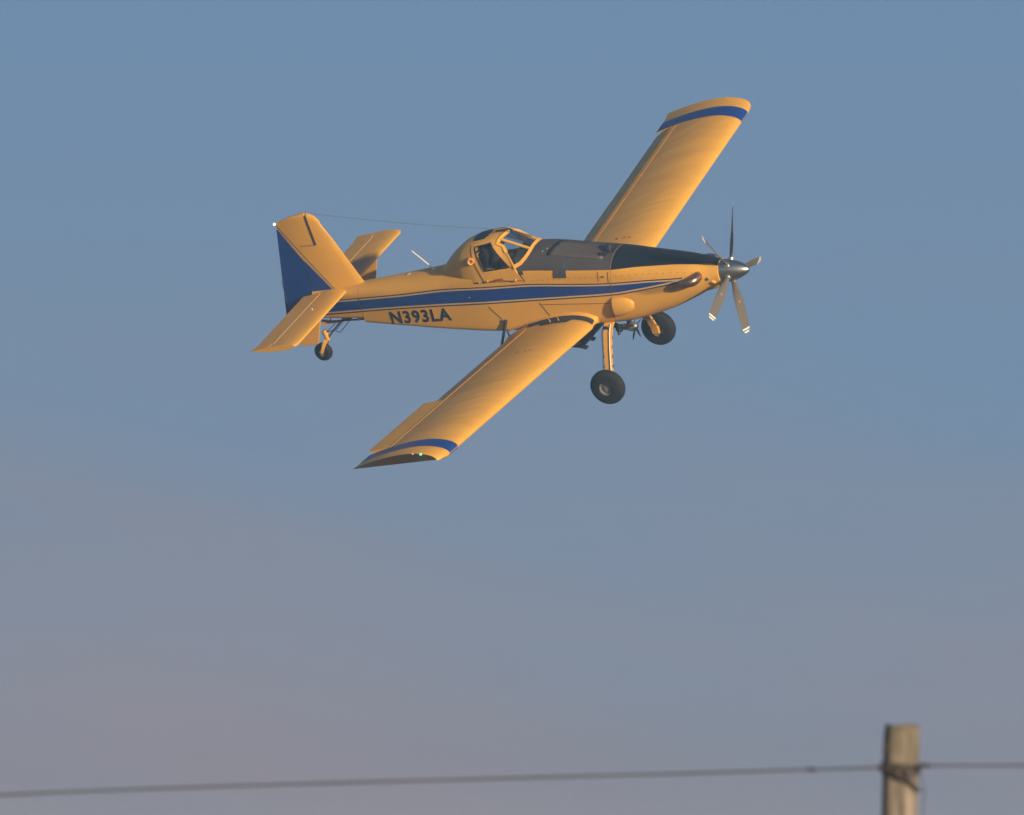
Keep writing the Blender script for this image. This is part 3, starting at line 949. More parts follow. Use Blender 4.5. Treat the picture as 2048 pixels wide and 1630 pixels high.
def build_wing(s):
    side = 'right' if s < 0 else 'left'
    bm = bmesh.new()
    grid(bm, [wing_ring(s, y) for y in frange(.45, 7.745, 40)], close_v=True, cap=True)
    w = link('wing', bm, M['wing'], plane, smooth=35)
    CT = CC + [.82, .88, .94, .975, 1.0]
    # tip bay and bevelled tip
    bm = bmesh.new()
    rows = [wing_ring(s, y, 1.0, 0, 0, CT) for y in (7.75, 7.95, 8.15)]
    for t in (.35, .7, .9, 1.0):
        y = TIP0 + (TIP1 - TIP0) * t
        r_ = wing_ring(s, y, 1.0, 0, t, CT)
        n_ = len(CT)
        for k in range(n_, len(r_)):   # lower surface is cut back: undercut tip
            c = CT[k - n_ + 1]
            yl = TIP0 + (y - TIP0) * .15
            a = wing_pt(s, yl, c, False, 0, 0)
            r_[k] = a.lerp(r_[k], .35 if c < .03 else (0 if c < .86 else (c - .86) / .14))
        rows.append(r_)
    grid(bm, rows, close_v=True, cap=True)
    tp = link('wing_tip', bm, M['wing'], w, smooth=32)
    bm = bmesh.new()
    grid(bm, [wing_ring(s, y, 1.0, .005, 0, CT) for y in (7.755, 7.88, 8.02, 8.15)], close_v=True)
    link('tip_stripe', bm, M['blue'], w, smooth=40)
    # navigation lamp on the tip edge
    bm = bmesh.new()
    p = wing_pt(s, TIP1, .17, True, 0, 1.0)
    bmesh.ops.create_uvsphere(bm, u_segments=12, v_segments=8, radius=.024 if s < 0 else .012, matrix=Matrix.Translation(p + Vector((0, s * .005, -.012))) @ Matrix.Diagonal((1.3, 1, .9, 1)))
    link('navigation_lamp', bm, M['navgreen'] if s < 0 else M['red'], w, smooth=80)
    bm = bmesh.new()
    p = wing_pt(s, TIP1, .26, True, 0, 1.0)
    bmesh.ops.create_uvsphere(bm, u_segments=10, v_segments=6, radius=.018, matrix=Matrix.Translation(p + Vector((0, 0, -.012))))
    link('strobe_lamp', bm, M['white'], w, smooth=80)
    # flap and aileron
    def surface(name, y0, y1, defl, n):
        bm = bmesh.new(); rows = []
        for y in frange(y0, y1, n):
            hx = wing_pt(s, y, .775, True).lerp(wing_pt(s, y, .775, False), .5)
            pts = []
            for c in (1.0, .96, .91, .85, .80, .782): pts.append(wing_pt(s, y, c, True))
            pts.append(wing_pt(s, y, .770, True).lerp(wing_pt(s, y, .770, False), .5))
            for c in (.782, .80, .85, .91, .96): pts.append(wing_pt(s, y, c, False))
            rm = Matrix.Rotation(defl, 3, 'Y')
            rows.append([hx + rm @ (p - hx) + Vector((-.012, 0, 0)) for p in pts])
        grid(bm, rows, close_v=True, cap=True)
        return link(name, bm, M['wing'], w, smooth=35)
    surface('flap', .72, 4.95, R(-8), 12)
    surface('aileron', 5.0, 7.73, R(10) if s < 0 else R(-9), 10)
    # thin bright edge strip where the skin ends ahead of flap and aileron
    bm = bmesh.new()
    pts = [wing_pt(s, y, .757, True, .004) for y in frange(.75, 7.74, 20)]
    bar(bm, pts, .011, .006, (0, 0, 1))
    link('edge_strip', bm, M['yellow'], w, smooth=None)
    # black walkway at the root
    bm = bmesh.new(); rows = []
    for c in [.006, .02, .04] + frange(.07, .755, 14):
        y1 = .93 - .05 * max(0, c - .3) + (.16 if .26 < c < .60 else 0)
        rows.append([wing_pt(s, y, c, True, .006) for y in frange(.655, y1, 4)])
    grid(bm, rows)
    link('walkway', bm, M['walk'], w, smooth=40)
    # filler markings
    for c, mtl in ((.305, 'red'), (.365, 'red'), (.455, 'dark')):
        bm = bmesh.new()
        grid(bm, [[wing_pt(s, y, c + d, True, .005) for d in (-.014, 0, .014)] for y in (2.685, 2.735)])
        link('placard', bm, M[mtl], w, smooth=None)
    for c in (.40, .50):
        bm = bmesh.new()
        a = wing_pt(s, .78, c, True, .02); b = wing_pt(s, .94, c - .03, True, .02)
        tube(bm, [a + Vector((0, 0, -.02)), a + Vector((0, 0, .02)), b + Vector((0, 0, .02)), b + Vector((0, 0, -.02))], .009, 6)
        link('grab_loop', bm, M['yellow'], w, smooth=60)
    # root fillet
    bm = bmesh.new(); rows = []
    cs = [0, .01, .03, .06, .10, .16, .24, .34, .46, .60, .75, .88, 1.0]
    def fil(c, up_):
        p = wing_pt(s, .62, c, up_, .0)
        x = p.x + (.06 if c < .02 else .03 * (1 - c))
        d = .06 if up_ else -.03
        z = p.z + d * (1 - .3 * c)
        q = wing_pt(s, .685, c, up_, .012)
        return [Vector((x, s * (half_width(x, z) - .02), z)), Vector((x, s * (half_width(x, z) + .01), z)).lerp(q, .55) + Vector((0, 0, -.012 if up_ else .01)), q]
    for c in reversed(cs): rows.append(fil(c, True))
    for c in cs[1:9]: rows.append(fil(c, False))
    grid(bm, rows)
    link('root_fillet', bm, M['yellow'], w, smooth=50)
    return w
wing_r = build_wing(-1)
wing_l = build_wing(1)

# --- fin and rudder
def lerpx(z, pts):
    return float(np.interp(z, [p[1] for p in pts], [p[0] for p in pts]))
F_LE = [(-8.93, -.02), (-9.05, .23), (-9.70, 1.66), (-9.76, 1.76), (-9.84, 1.83), (-10.02, 1.885)]
F_TE = [(-11.10, -.45), (-10.765, 1.66)]
HX = -10.29
def gap_x(z): return -9.925 - .115 * (z - 1.16)
def top_edge(x): return float(np.interp(x, [-10.77, -10.4, -10.02, -9.84], [1.685, 1.82, 1.89, 1.835]))
def fin_t(x, z):
    le = lerpx(z, F_LE); te = lerpx(z, F_TE)
    c = min(1, max(0, (le - x) / (le - te)))
    T = .150 - .045 * max(0, min(1, z / 1.9))
    return max(.006, T / 2 * 2.2 * (1.18 * math.sqrt(c) * (1 - c) + .12 * (1 - c) * c))
def fin_solid(name, fa, fb, z0, z1, parent, ztop=None, nx=14, nz=16):
    """solid between x = fa(z) (front) and fb(z) (rear)"""
    bm = bmesh.new(); R1, R2 = [], []
    for i in range(nz + 1):
        z = z0 + (z1 - z0) * i / nz
        a, b = fa(z), fb(z)
        l_, r_ = [], []
        for j in range(nx + 1):
            x = a + (b - a) * j / nx
            zz = z
            if ztop: zz = z0 + (z - z0) / (z1 - z0) * (ztop(x) - z0)
            t = fin_t(x, min(zz, 1.86))
            if ztop and i == nz: t *= .55
            l_.append((x, -t, zz)); r_.append((x, t, zz))
        R1.append(l_ + list(reversed(r_)))
    grid(bm, R1, close_v=True, cap=True)
    bmesh.ops.remove_doubles(bm, verts=bm.verts, dist=1e-4)
    return link(name, bm, M['yellow'], parent, smooth=40)
fin = fin_solid('fin', lambda z: lerpx(z, F_LE), lambda z: HX + .004, .0, 1.155, plane)
ft = fin_solid('fin_tip', lambda z: lerpx(min(z, 1.70), F_LE), lambda z: gap_x(z) + .022, 1.155, 1.80, fin,
               ztop=lambda x: float(np.interp(x, [-10.03, -9.92, -9.80, -9.70], [1.885, 1.872, 1.80, 1.68])), nz=14)
rud = fin_solid('rudder', lambda z: HX - .004, lambda z: lerpx(z, F_TE), -.45, 1.145, plane)
fin_solid('balance_horn', lambda z: gap_x(z) - .022, lambda z: lerpx(z, F_TE), 1.145, 1.80, rud, ztop=top_edge)
bm = bmesh.new()
grid(bm, [[(gap_x(z) + .025, y, z), (gap_x(z) - .025, y, z)] for y, z in ((-.034, 1.15), (-.022, 1.84), (.022, 1.84), (.034, 1.15))], close_u=True)
link('hinge_gap', bm, M['soot'], fin, smooth=None)
side_decal('gap_strip', [(gap_x(1.155) + .034, 1.155), (gap_x(1.155) - .034, 1.155), (gap_x(1.85) - .030, 1.83), (gap_x(1.85) + .030, 1.85)], M['soot'], fin, off=.004, sides=(-1, 1), ysurf=fin_t, step=.5, zstep=.2)  # dark strip laid over the gap, painting in its shade
joint('panel_joint', (-9.93, 1.15), (HX, 1.145), fin, fin_t, w=.012)
# blue swoosh on fin and rudder
D0, D1 = (-10.775, 1.60), (-9.73, .045)
def diag(z): return D0[0] + (z - D0[1]) * (D1[0] - D0[0]) / (D1[1] - D0[1])
zh = D0[1] + (HX - D0[0]) * (D1[1] - D0[1]) / (D1[0] - D0[0])
def fin_band(name, dx0, dx1, mtl):
    """strip parallel to the diagonal, dx = shift in x of each edge"""
    sl_ = (D1[1] - D0[1]) / (D1[0] - D0[0])
    def zd(x, d): return D0[1] + (x - d - D0[0]) * sl_
    a, b = HX + .003, D1[0] + dx1
    poly = [(a, zd(a, dx1)), (D1[0] + dx1, D1[1]), (D1[0] + dx0, D1[1]), (a, zd(a, dx0))]
    side_decal(name, poly, M[mtl], fin, sides=(-1, 1), ysurf=fin_t, step=.1, zstep=.15)
    a, b = HX - .003, -10.762
    poly = [(a, zd(a, dx1)), (a, zd(a, dx0)), (b, zd(b, dx0)), (b, min(1.655, zd(b, dx1)))]
    side_decal(name, poly, M[mtl], rud, sides=(-1, 1), ysurf=fin_t, step=.1, zstep=.15)
side_decal('blue_panel', [(HX + .003, zh - .08), (D1[0] - .02, D1[1]), (HX + .003, D1[1])], M['blue'], fin, sides=(-1, 1), ysurf=fin_t, step=.1, zstep=.15)
side_decal('blue_panel', [(HX - .003, zh - .10), (HX - .003, -.44), (-11.092, -.44), (-10.775, 1.56)], M['blue'], rud, sides=(-1, 1), ysurf=fin_t, step=.1, zstep=.15)
fin_band('pinstripe', -.012, .024, 'cream')
fin_band('pinstripe', .024, .048, 'navy')
bm = bmesh.new()
bmesh.ops.create_uvsphere(bm, u_segments=12, v_segments=8, radius=.029, matrix=Matrix.Translation((-10.80, 0, 1.665)))
link('tail_lamp', bm, M['navwhite'], rud, smooth=80)
bm = bmesh.new()
tube(bm, [(-10.99, -.018, .35), (-11.0, -.02, -.25)], .006, 6)
link('trim_rod', bm, M['hose'], rud, smooth=60)

# --- horizontal stabilisers
def stab_pt(s, y, c, upper, off=0):
    t = 5 * .115 * (.2969 * math.sqrt(c) - .126 * c - .3516 * c * c + .2843 * c ** 3 - .1036 * c ** 4)
    z = t if upper else -t
    x_ = -c * 1.08; z_ = z * 1.08 + (off if upper else -off)
    a = R(4.6)
    tipk = max(0, (y - 2.66) / .14)
    return Vector((-9.415 - .05 * tipk ** 2 + x_ * math.cos(a) + z_ * math.sin(a), s * y, .085 + x_ * math.sin(a) + z_ * math.cos(a)))
def build_stab(s):
    bm = bmesh.new()
    cs = [0, .006, .02, .05, .1, .18, .28, .4, .5, .60]
    def rg(y, k=1.0):
        r_ = [stab_pt(s, y, c, True) for c in reversed(cs)] + [stab_pt(s, y, c, False) for c in cs[1:]]
        return r_
    grid(bm, [rg(y) for y in [.08] + frange(.3, 2.66, 8) + [2.73, 2.80]], close_v=True, cap=True)
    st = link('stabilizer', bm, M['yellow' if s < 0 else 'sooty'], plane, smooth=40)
    ce = [.612, .66, .74, .83, .92, 1.0]
    bm = bmesh.new()
    def re(y):
        hx = stab_pt(s, y, .605, True).lerp(stab_pt(s, y, .605, False), .5)
        P = [stab_pt(s, y, c, True) for c in reversed(ce)] + [stab_pt(s, y, c, False) for c in ce[:-1]]
        rm = Matrix.Rotation(R(1.5), 3, 'Y')
        return [hx + rm @ (p - hx) for p in P]
    grid(bm, [re(y) for y in frange(.16, 2.80, 8)], close_v=True, cap=True)
    ev = link('elevator', bm, M['yellow'], st, smooth=40)
    bm = bmesh.new()
    bar(bm, [stab_pt(s, y, .597, True, .004) for y in frange(.2, 2.62, 6)], .018, .006, (0, 0, 1))
    link('hinge_strip', bm, M['cream'], st, smooth=None)
    bm = bmesh.new()
    bar(bm, [stab_pt(s, y, .885, True, .006) for y in frange(.25, 1.25, 4)], .018, .006, (0, 0, 1))
    link('trim_tab_joint', bm, M['cream'], st, smooth=None)
    bm = bmesh.new()
    bmesh.ops.create_uvsphere(bm, u_segments=8, v_segments=6, radius=.018, matrix=Matrix.Translation(stab_pt(s, 1.05, .40, True, .006)))
    link('bolt', bm, M['white'], st, smooth=60)
    # small vertical finlet below the leading edge
    bm = bmesh.new()
    P = [(-9.46, .03), (-9.64, -.49), (-10.07, -.52), (-10.10, -.02)]
    rows = []
    for y in (-.018, .018): rows.append([(x, s * 1.5 + y, z) for x, z in P])
    grid(bm, rows, close_v=True, cap=True)
    bmesh.ops.bevel(bm, geom=[e for e in bm.edges], offset=.008, segments=2, affect='EDGES')
    link('finlet', bm, M['yellow'], st, smooth=40)
    return st
build_stab(-1); build_stab(1)

# --- main landing gear
def wheel_meshes(Rr, W, hubr):
    bm = bmesh.new()
    pr = []
    for k in range(17):
        a = math.pi * k / 16
        ca, sa = math.cos(a), math.sin(a)
        pr.append((hubr * 1.02 + (Rr - hubr * 1.02) * (abs(sa) ** .62), W / 2 * (1 if ca > 0 else -1) * abs(ca) ** .75))
    lathe(bm, [(hubr * .98, W / 2 * .8)] + pr + [(hubr * .98, -W / 2 * .8)], 48, cap=False)
    # tread grooves
    ty = bm
    bm2 = bmesh.new()
    lathe(bm2, [(.001, -W * .36), (hubr * .35, -W * .36), (hubr * .42, -W * .27), (hubr * .80, -W * .25), (hubr * .86, -W * .36), (hubr, -W * .38), (hubr, W * .38), (hubr * .86, W * .36), (hubr * .8, W * .25), (hubr * .42, W * .27), (hubr * .35, W * .36), (.001, W * .36)], 32)
    bm3 = bmesh.new()
    for s in (-1, 1):
        for k in range(6):
            a = k * math.pi / 3 + .3
            bmesh.ops.create_cone(bm3, cap_ends=True, segments=8, radius1=hubr * .09, radius2=hubr * .09, depth=W * .08,
                                  matrix=Matrix.Translation((hubr * .62 * math.cos(a), s * W * .28, hubr * .62 * math.sin(a))) @ Matrix.Rotation(math.pi / 2, 4, 'X'))
    return ty, bm2, bm3
def wheel(loc, Rr, W, hubr, name):
    t, h, b = wheel_meshes(Rr, W, hubr)
    o = link(name, t, M['tyre'], plane, smooth=35); o.location = loc
    link('hub', h, M['hub'], o, smooth=35)
    link('hub_bolts', b, M['alu'], o, smooth=35)
    return o
wheel0 = wheel((-3.205, -1.40, -1.885), .385, .26, .155, 'main_wheel')
w2 = wheel0.copy(); COL.objects.link(w2); w2.parent = plane; w2.location = (-3.205, 1.40, -1.885)
for ch in [c for c in plane.children_recursive if c.parent == wheel0]:
    d = ch.copy(); COL.objects.link(d); d.parent = w2
for s in (-1, 1):
    bm = bmesh.new()
    P = [(-3.29, s * .30, -.80), (-3.295, s * .50, -.86), (-3.285, s * .66, -.98), (-3.25, s * .90, -1.26), (-3.21, s * 1.12, -1.56), (-3.20, s * 1.215, -1.78), (-3.20, s * 1.225, -1.93)]
    bar(bm, P, [.23, .225, .21, .19, .175, .165, .16], .045, [(0, s * .8, .5)] * 2 + [(0, s * .8, .55)] * 3 + [(0, s, .1)] * 2)
    bmesh.ops.bevel(bm, geom=[e for e in bm.edges], offset=.008, segments=2, affect='EDGES')
    leg = link('landing_gear_leg', bm, M['yellow'], plane, smooth=40)
    bm = bmesh.new()   # brake line along the front edge, and clamps
    tube(bm, [Vector(p) + Vector((.055, s * .03, .02)) for p in P[1:]], .013, 8)
    link('brake_line', bm, M['white'], leg, smooth=60)
    bm = bmesh.new()
    tube(bm, [Vector(p) + Vector((-.11 - .02 * (i % 2), s * .02, 0)) for i, p in enumerate(P[1:])], .012, 8)
    link('brake_hose', bm, M['dark'], leg, smooth=60)
    bm = bmesh.new()
    for i, t in ((1, .5), (2, .3), (2, .85), (3, .4), (3, .95), (4, .7)):
        p = Vector(P[i]).lerp(Vector(P[i + 1]), t)
        box(bm, p, (.22, .062, .018), Matrix.Rotation(R(-38 * s), 3, 'X'))
    link('clamp', bm, M['seam'], leg, smooth=None)
    bm = bmesh.new()
    tube(bm, [(-3.2, s * 1.20, -1.885), (-3.2, s * 1.42, -1.885)], .05, 12)
    box(bm, (-3.2, s * 1.25, -1.86), (.15, .06, .16))
    link('axle', bm, M['yellow'], leg, smooth=40)
    bm = bmesh.new()
    box(bm, (-3.325, s * .615, -.90), (.10, .05, .11), Matrix.Rotation(R(-38 * s), 3, 'X'))
    link('leg_bracket', bm, M['dark'], leg, smooth=None)

# --- hopper gate box and spray pump under the belly
bm = bmesh.new()
rows = []
for z, xa, xb, yw in ((-.86, -3.62, -4.75, .42), (-1.02, -3.66, -4.72, .40), (-1.28, -3.92, -4.62, .33), (-1.42, -4.10, -4.55, .28)):
    rows.append([(xa, -yw, z), (xb, -yw, z), (xb, yw, z), (xa, yw, z)])
grid(bm, rows, close_v=True, cap=True)
gate = link('hopper_gate', bm, M['dark'], plane, smooth=None)
for y in (-.2, .2):
    bm = bmesh.new()
    box(bm, (-4.30, y, -1.45), (.42, .12, .035), Matrix.Rotation(R(18), 3, 'Y'))
    tube(bm, [(-4.05, y, -1.25), (-4.25, y, -1.50), (-4.5, y, -1.46)], .018, 6)
    link('gate_door', bm, M['dark'], gate, smooth=None)
for y in (-.30, .30):
    bm = bmesh.new()
    tube(bm, [(-3.70, y, -1.02), (-4.2, y, -1.36), (-4.5, y, -1.44)], .016, 6)
    link('gate_linkage', bm, M['alu'], gate, smooth=60)
bm = bmesh.new()
lathe(bm, [(.001, .13), (.035, .125), (.065, .10), (.085, .055), (.095, .0), (.095, -.07), (.07, -.10), (.07, -.20), (.001, -.20)], 24, 'X')
bmesh.ops.transform(bm, matrix=Matrix.Translation((-3.03, 0, -1.17)), verts=bm.verts)
pump = link('spray_pump', bm, M['alu'], plane, smooth=40)
bm = bmesh.new()
tube(bm, [(-3.20, 0, -1.17), (-3.36, 0, -1.16), (-3.55, 0, -1.05), (-3.75, 0, -1.0)], [.055, .055, .06, .06], 12)
tube(bm, [(-3.10, 0, -1.15), (-3.06, 0, -.88)], .05, 10)
bmesh.ops.create_uvsphere(bm, u_segments=12, v_segments=8, radius=.085, matrix=Matrix.Translation((-3.33, -.04, -1.19)))
tube(bm, [(-3.33, -.04, -1.10), (-3.33, -.12, -1.30)], .03, 8)
link('pump_pipe', bm, M['dark'], pump, smooth=60)
for k in range(5):
    bm = bmesh.new()
    a = R(-70 + 72 * k)
    d = Vector((0, math.cos(a), math.sin(a)))
    t_ = Vector((.5, -math.sin(a) * .85, math.cos(a) * .85)).normalized()
    c0 = Vector((-2.97, 0, -1.17))
    bar(bm, [c0 + d * .07, c0 + d * .20, c0 + d * .31], [.05, .045, .02], .008, d.cross(t_))
    link('pump_fan_blade', bm, M['dark'], pump, smooth=None)

# --- boarding step behind the wing
for s in (-1, 1):
    bm = bmesh.new()
    tube(bm, [(-5.60, s * .60, -.58), (-5.62, s * .62, -.64), (-5.88, s * .62, -1.22)], [.055, .055, .042], 8, ell=((1, 0, .5), .6))
    tube(bm, [(-5.64, s * .61, -.80), (-5.60, s * .62, -1.10)], .016, 6)
    tube(bm, [(-5.88, s * .62, -1.21), (-5.45, s * .70, -1.02)], .020, 6)
    link('boarding_step', bm, M['dark'], plane, smooth=60)

# --- tail wheel
tw = wheel((-10.46, 0, -1.37), .205, .15, .085, 'tail_wheel')
bm = bmesh.new()
tube(bm, [(-10.30, -.02, -.86), (-10.28, -.02, -1.0), (-10.28, 0, -1.10)], [.055, .06, .05], 10)
bar(bm, [(-10.28, -.02, -1.06), (-10.34, -.10, -1.16), (-10.45, -.115, -1.36)], [.09, .075, .055], .03, (0, -1, 0))
bar(bm, [(-10.28, .02, -1.06), (-10.34, .10, -1.16), (-10.45, .115, -1.36)], [.09, .075, .055], .03, (0, 1, 0))
fork = link('tail_wheel_fork', bm, M['yellow'], plane, smooth=50)
bm = bmesh.new()
tube(bm, [(-10.46, -.13, -1.37), (-10.46, .13, -1.37)], .022, 8)
link('tail_axle', bm, M['alu'], fork, smooth=60)
bm = bmesh.new()
bar(bm, [(-9.55, 0, -.60), (-9.85, 0, -.68), (-10.10, 0, -.90), (-10.27, 0, -1.07)], [.09, .085, .07, .06], .035, (.4, 0, -1))
link('tail_spring', bm, M['seam'], fork, smooth=50)
bm = bmesh.new()
tube(bm, [(-9.70, -.06, -.60), (-10.0, -.05, -.86), (-10.25, -.03, -.90)], .010, 6)
tube(bm, [(-9.62, .05, -.66), (-9.95, .03, -.95), (-10.05, .02, -.92)], .010, 6)
tube(bm, [(-9.85, -.08, -.62), (-10.22, -.05, -.88)], .008, 6)
link('steering_spring', bm, M['dark'], fork, smooth=60)
bm = bmesh.new()
for y in (-.15, .15):
    tube(bm, [(-9.13, y * 1.3, -.57), (-9.60, y, -.60), (-10.05, y * .7, -.62), (-10.25, y * .5, -.60)], .020, 8)
    tube(bm, [(-9.60, y, -.60), (-9.62, y, -.42)], .016, 6)
    tube(bm, [(-9.60, y, -.60), (-9.90, y * .7, -.42)], .014, 6)
    tube(bm, [(-9.16, y * 1.3, -.57), (-9.45, y, -.44)], .014, 6)
    tube(bm, [(-10.05, y * .7, -.62), (-9.92, y * .7, -.42)], .014, 6)
tube(bm, [(-9.60, -.15, -.60), (-9.60, .15, -.60)], .018, 6)
link('tail_truss', bm, M['dark'], tailcone, smooth=60)
bm = bmesh.new()
tube(bm, [(-9.72, -.10, -.62), (-10.26, -.04, -.70)], .028, 8)
box(bm, (-9.68, -.08, -.60), (.14, .10, .06)); box(bm, (-9.30, -.18, -.55), (.05, .04, .10)); box(bm, (-10.22, -.04, -.67), (.12, .08, .10))
link('tail_spring_clamp', bm, M['yellow'], tailcone, smooth=40)

# --- aerials
bm = bmesh.new()
a0, a1 = Vector((-10.02, 0, 1.895)), Vector((-5.46, 0, 1.235))
pts = [a0.lerp(a1, t) + Vector((0, 0, -.05 * 4 * t * (1 - t))) for t in frange(0, 1, 12)]
tube(bm, pts, .0045, 6)
link('aerial_wire', bm, M['hub'], plane, smooth=60)
bm = bmesh.new()
tube(bm, [(-7.30, 0, .40), (-7.34, 0, .44), (-7.52, 0, .64), (-7.72, 0, .86)], [.030, .017, .015, .011], 8)
link('whip_aerial', bm, M['white'], fus, smooth=60)
bm = bmesh.new()
bmesh.ops.create_uvsphere(bm, u_segments=14, v_segments=8, radius=.06, matrix=Matrix.Translation((-7.94, 0, .315)) @ Matrix.Diagonal((1.2, .9, .5, 1)))
link('satellite_aerial', bm, M['lightgrey'], fus, smooth=60)
bm = bmesh.new()
tube(bm, [(-5.62, -.02, 1.215), (-5.30, -.02, 1.25), (-5.22, -.02, 1.21)], .022, 8)
link('wiper_motor', bm, M['dark'], wf, smooth=60)
bm = bmesh.new()
bmesh.ops.create_uvsphere(bm, u_segments=8, v_segments=6, radius=.03, matrix=Matrix.Translation((-4.93, -.62, .50)) @ Matrix.Diagonal((.8, .6, 2.2, 1)))
link('temperature_probe', bm, M['dark'], fus, smooth=60)

# ------------------------------------------------------------------ the pilot
def build_pilot():
    J = {'pelvis': (-5.80, 0, .16), 'waist': (-5.85, 0, .34), 'chest': (-5.88, 0, .56), 'neck0': (-5.84, 0, .70), 'neck': (-5.81, 0, .77), 'head0': (-5.78, 0, .86), 'head1': (-5.77, 0, .97),
         'shr': (-5.86, -.19, .63), 'elr': (-5.72, -.30, .40), 'wrr': (-5.48, -.22, .42), 'har': (-5.40, -.19, .46),
         'shl': (-5.86, .19, .63), 'ell': (-5.72, .30, .40), 'wrl': (-5.48, .24, .40), 'hal': (-5.40, .22, .42),
         'hpr': (-5.76, -.10, .13), 'knr': (-5.36, -.16, .16), 'anr': (-5.20, -.15, -.22), 'tor': (-5.05, -.15, -.24),
         'hpl': (-5.76, .10, .13), 'knl': (-5.36, .16, .16), 'anl': (-5.20, .15, -.22), 'tol': (-5.05, .15, -.24)}
    RAD = {'pelvis': .15, 'waist': .14, 'chest': .17, 'neck0': .075, 'neck': .058, 'head0': .085, 'head1': .095, 'shr': .075, 'elr': .05, 'wrr': .036, 'har': .04, 'shl': .075, 'ell': .05, 'wrl': .036, 'hal': .04,
           'hpr': .09, 'knr': .065, 'anr': .045, 'tor': .04, 'hpl': .09, 'knl': .065, 'anl': .045, 'tol': .04}
    E_ = [('pelvis', 'waist'), ('waist', 'chest'), ('chest', 'neck0'), ('neck0', 'neck'), ('neck', 'head0'), ('head0', 'head1'), ('chest', 'shr'), ('shr', 'elr'), ('elr', 'wrr'), ('wrr', 'har'),
          ('chest', 'shl'), ('shl', 'ell'), ('ell', 'wrl'), ('wrl', 'hal'), ('pelvis', 'hpr'), ('hpr', 'knr'), ('knr', 'anr'), ('anr', 'tor'), ('pelvis', 'hpl'), ('hpl', 'knl'), ('knl', 'anl'), ('anl', 'tol')]
    keys = list(J)
    V = [J[k] for k in keys]; ED = [(keys.index(a), keys.index(b)) for a, b in E_]
    rad = [RAD[k] for k in keys]
    for side, sy in (('r', -1), ('l', 1)):       # five fingers curled round stick and throttle
        hb = Vector(J['ha' + side]); hi = keys.index('ha' + side)
        for k in range(5):
            o = (k - 2) * .017
            if k == 4: pts = [hb + Vector((.01, -sy * .035, .01)), hb + Vector((.035, -sy * .05, .0))]
            else: pts = [hb + Vector((.045, sy * o, .015)), hb + Vector((.062 - abs(k - 1.5) * .004, sy * o, -.012)), hb + Vector((.045, sy * o, -.03))]
            last = hi
            for p in pts:
                V.append(tuple(p)); rad.append(.010); ED.append((last, len(V) - 1)); last = len(V) - 1
    me = bpy.data.meshes.new('person'); me.from_pydata(V, ED, [])
    o = bpy.data.objects.new('person', me); COL.objects.link(o)
    md = o.modifiers.new('skin', 'SKIN')
    for i, sv in enumerate(me.skin_vertices[0].data):
        sv.radius = (rad[i], rad[i]); sv.use_root = (i == 0)
    ss = o.modifiers.new('smooth', 'SUBSURF'); ss.levels = ss.render_levels = 2
    dg = bpy.context.evaluated_depsgraph_get()
    m2 = bpy.data.meshes.new_from_object(o.evaluated_get(dg))
    bpy.data.objects.remove(o); bpy.data.meshes.remove(me)
    m2.name = 'person'
    skin = mat('skin_tone', (0.42, 0.22, 0.15), 0.55)
    shirt = mat('dark_shirt', (0.03, 0.012, 0.012), 0.9)
    jeans = mat('dark_trousers', (0.015, 0.018, 0.03), 0.9)
    for m_ in (skin, shirt, jeans): m2.materials.append(m_)
    for p in m2.polygons:
        c = p.center
        arm = abs(c.y) > .14 and c.x > -5.70 and c.z > .33
        p.material_index = 0 if (c.z > .74 or arm) else (2 if c.z < .24 else 1)
    m2.shade_smooth()
    o = bpy.data.objects.new('person', m2); COL.objects.link(o)
    o.matrix_world = PM @ Matrix.Translation((.12, 0, -.02))
    tag(o, 'pilot in dark shirt and dark helmet seated in the aeroplane cockpit', 'person')
    bm = bmesh.new()      # flying helmet
    bmesh.ops.create_uvsphere(bm, u_segments=20, v_segments=14, radius=.135, matrix=Matrix.Translation((-5.785, 0, .955)) @ Matrix.Diagonal((1.08, .92, 1.05, 1)))
    bmesh.ops.delete(bm, geom=[f for f in bm.faces if f.calc_center_median().z < .86 or (f.calc_center_median().x > -5.70 and f.calc_center_median().z < .97)], context='FACES')
    h = link('helmet', bm, M['dark'], o, smooth=180)
    hm = h.modifiers.new('thickness', 'SOLIDIFY'); hm.thickness = .012
    bm = bmesh.new()
    box(bm, (-5.655, 0, .935), (.03, .16, .05)); bmesh.ops.bevel(bm, geom=bm.edges[:], offset=.012, segments=2, affect='EDGES')
    link('sunglasses', bm, M['black'], o, smooth=40)
    bm = bmesh.new()
    bmesh.ops.create_cone(bm, cap_ends=True, segments=8, radius1=.018, radius2=.008, depth=.04, matrix=Matrix.Translation((-5.665, 0, .895)) @ Matrix.Rotation(R(70), 4, 'Y'))
    link('nose', bm, skin, o, smooth=60)
    bm = bmesh.new()
    for s in (-1, 1): bar(bm, [(-5.72, s * .10, .72), (-5.70, s * .09, .55), (-5.72, s * .05, .35)], .045, .008, (1, 0, .2))
    link('harness', bm, M['red'], o, smooth=None)
build_pilot()
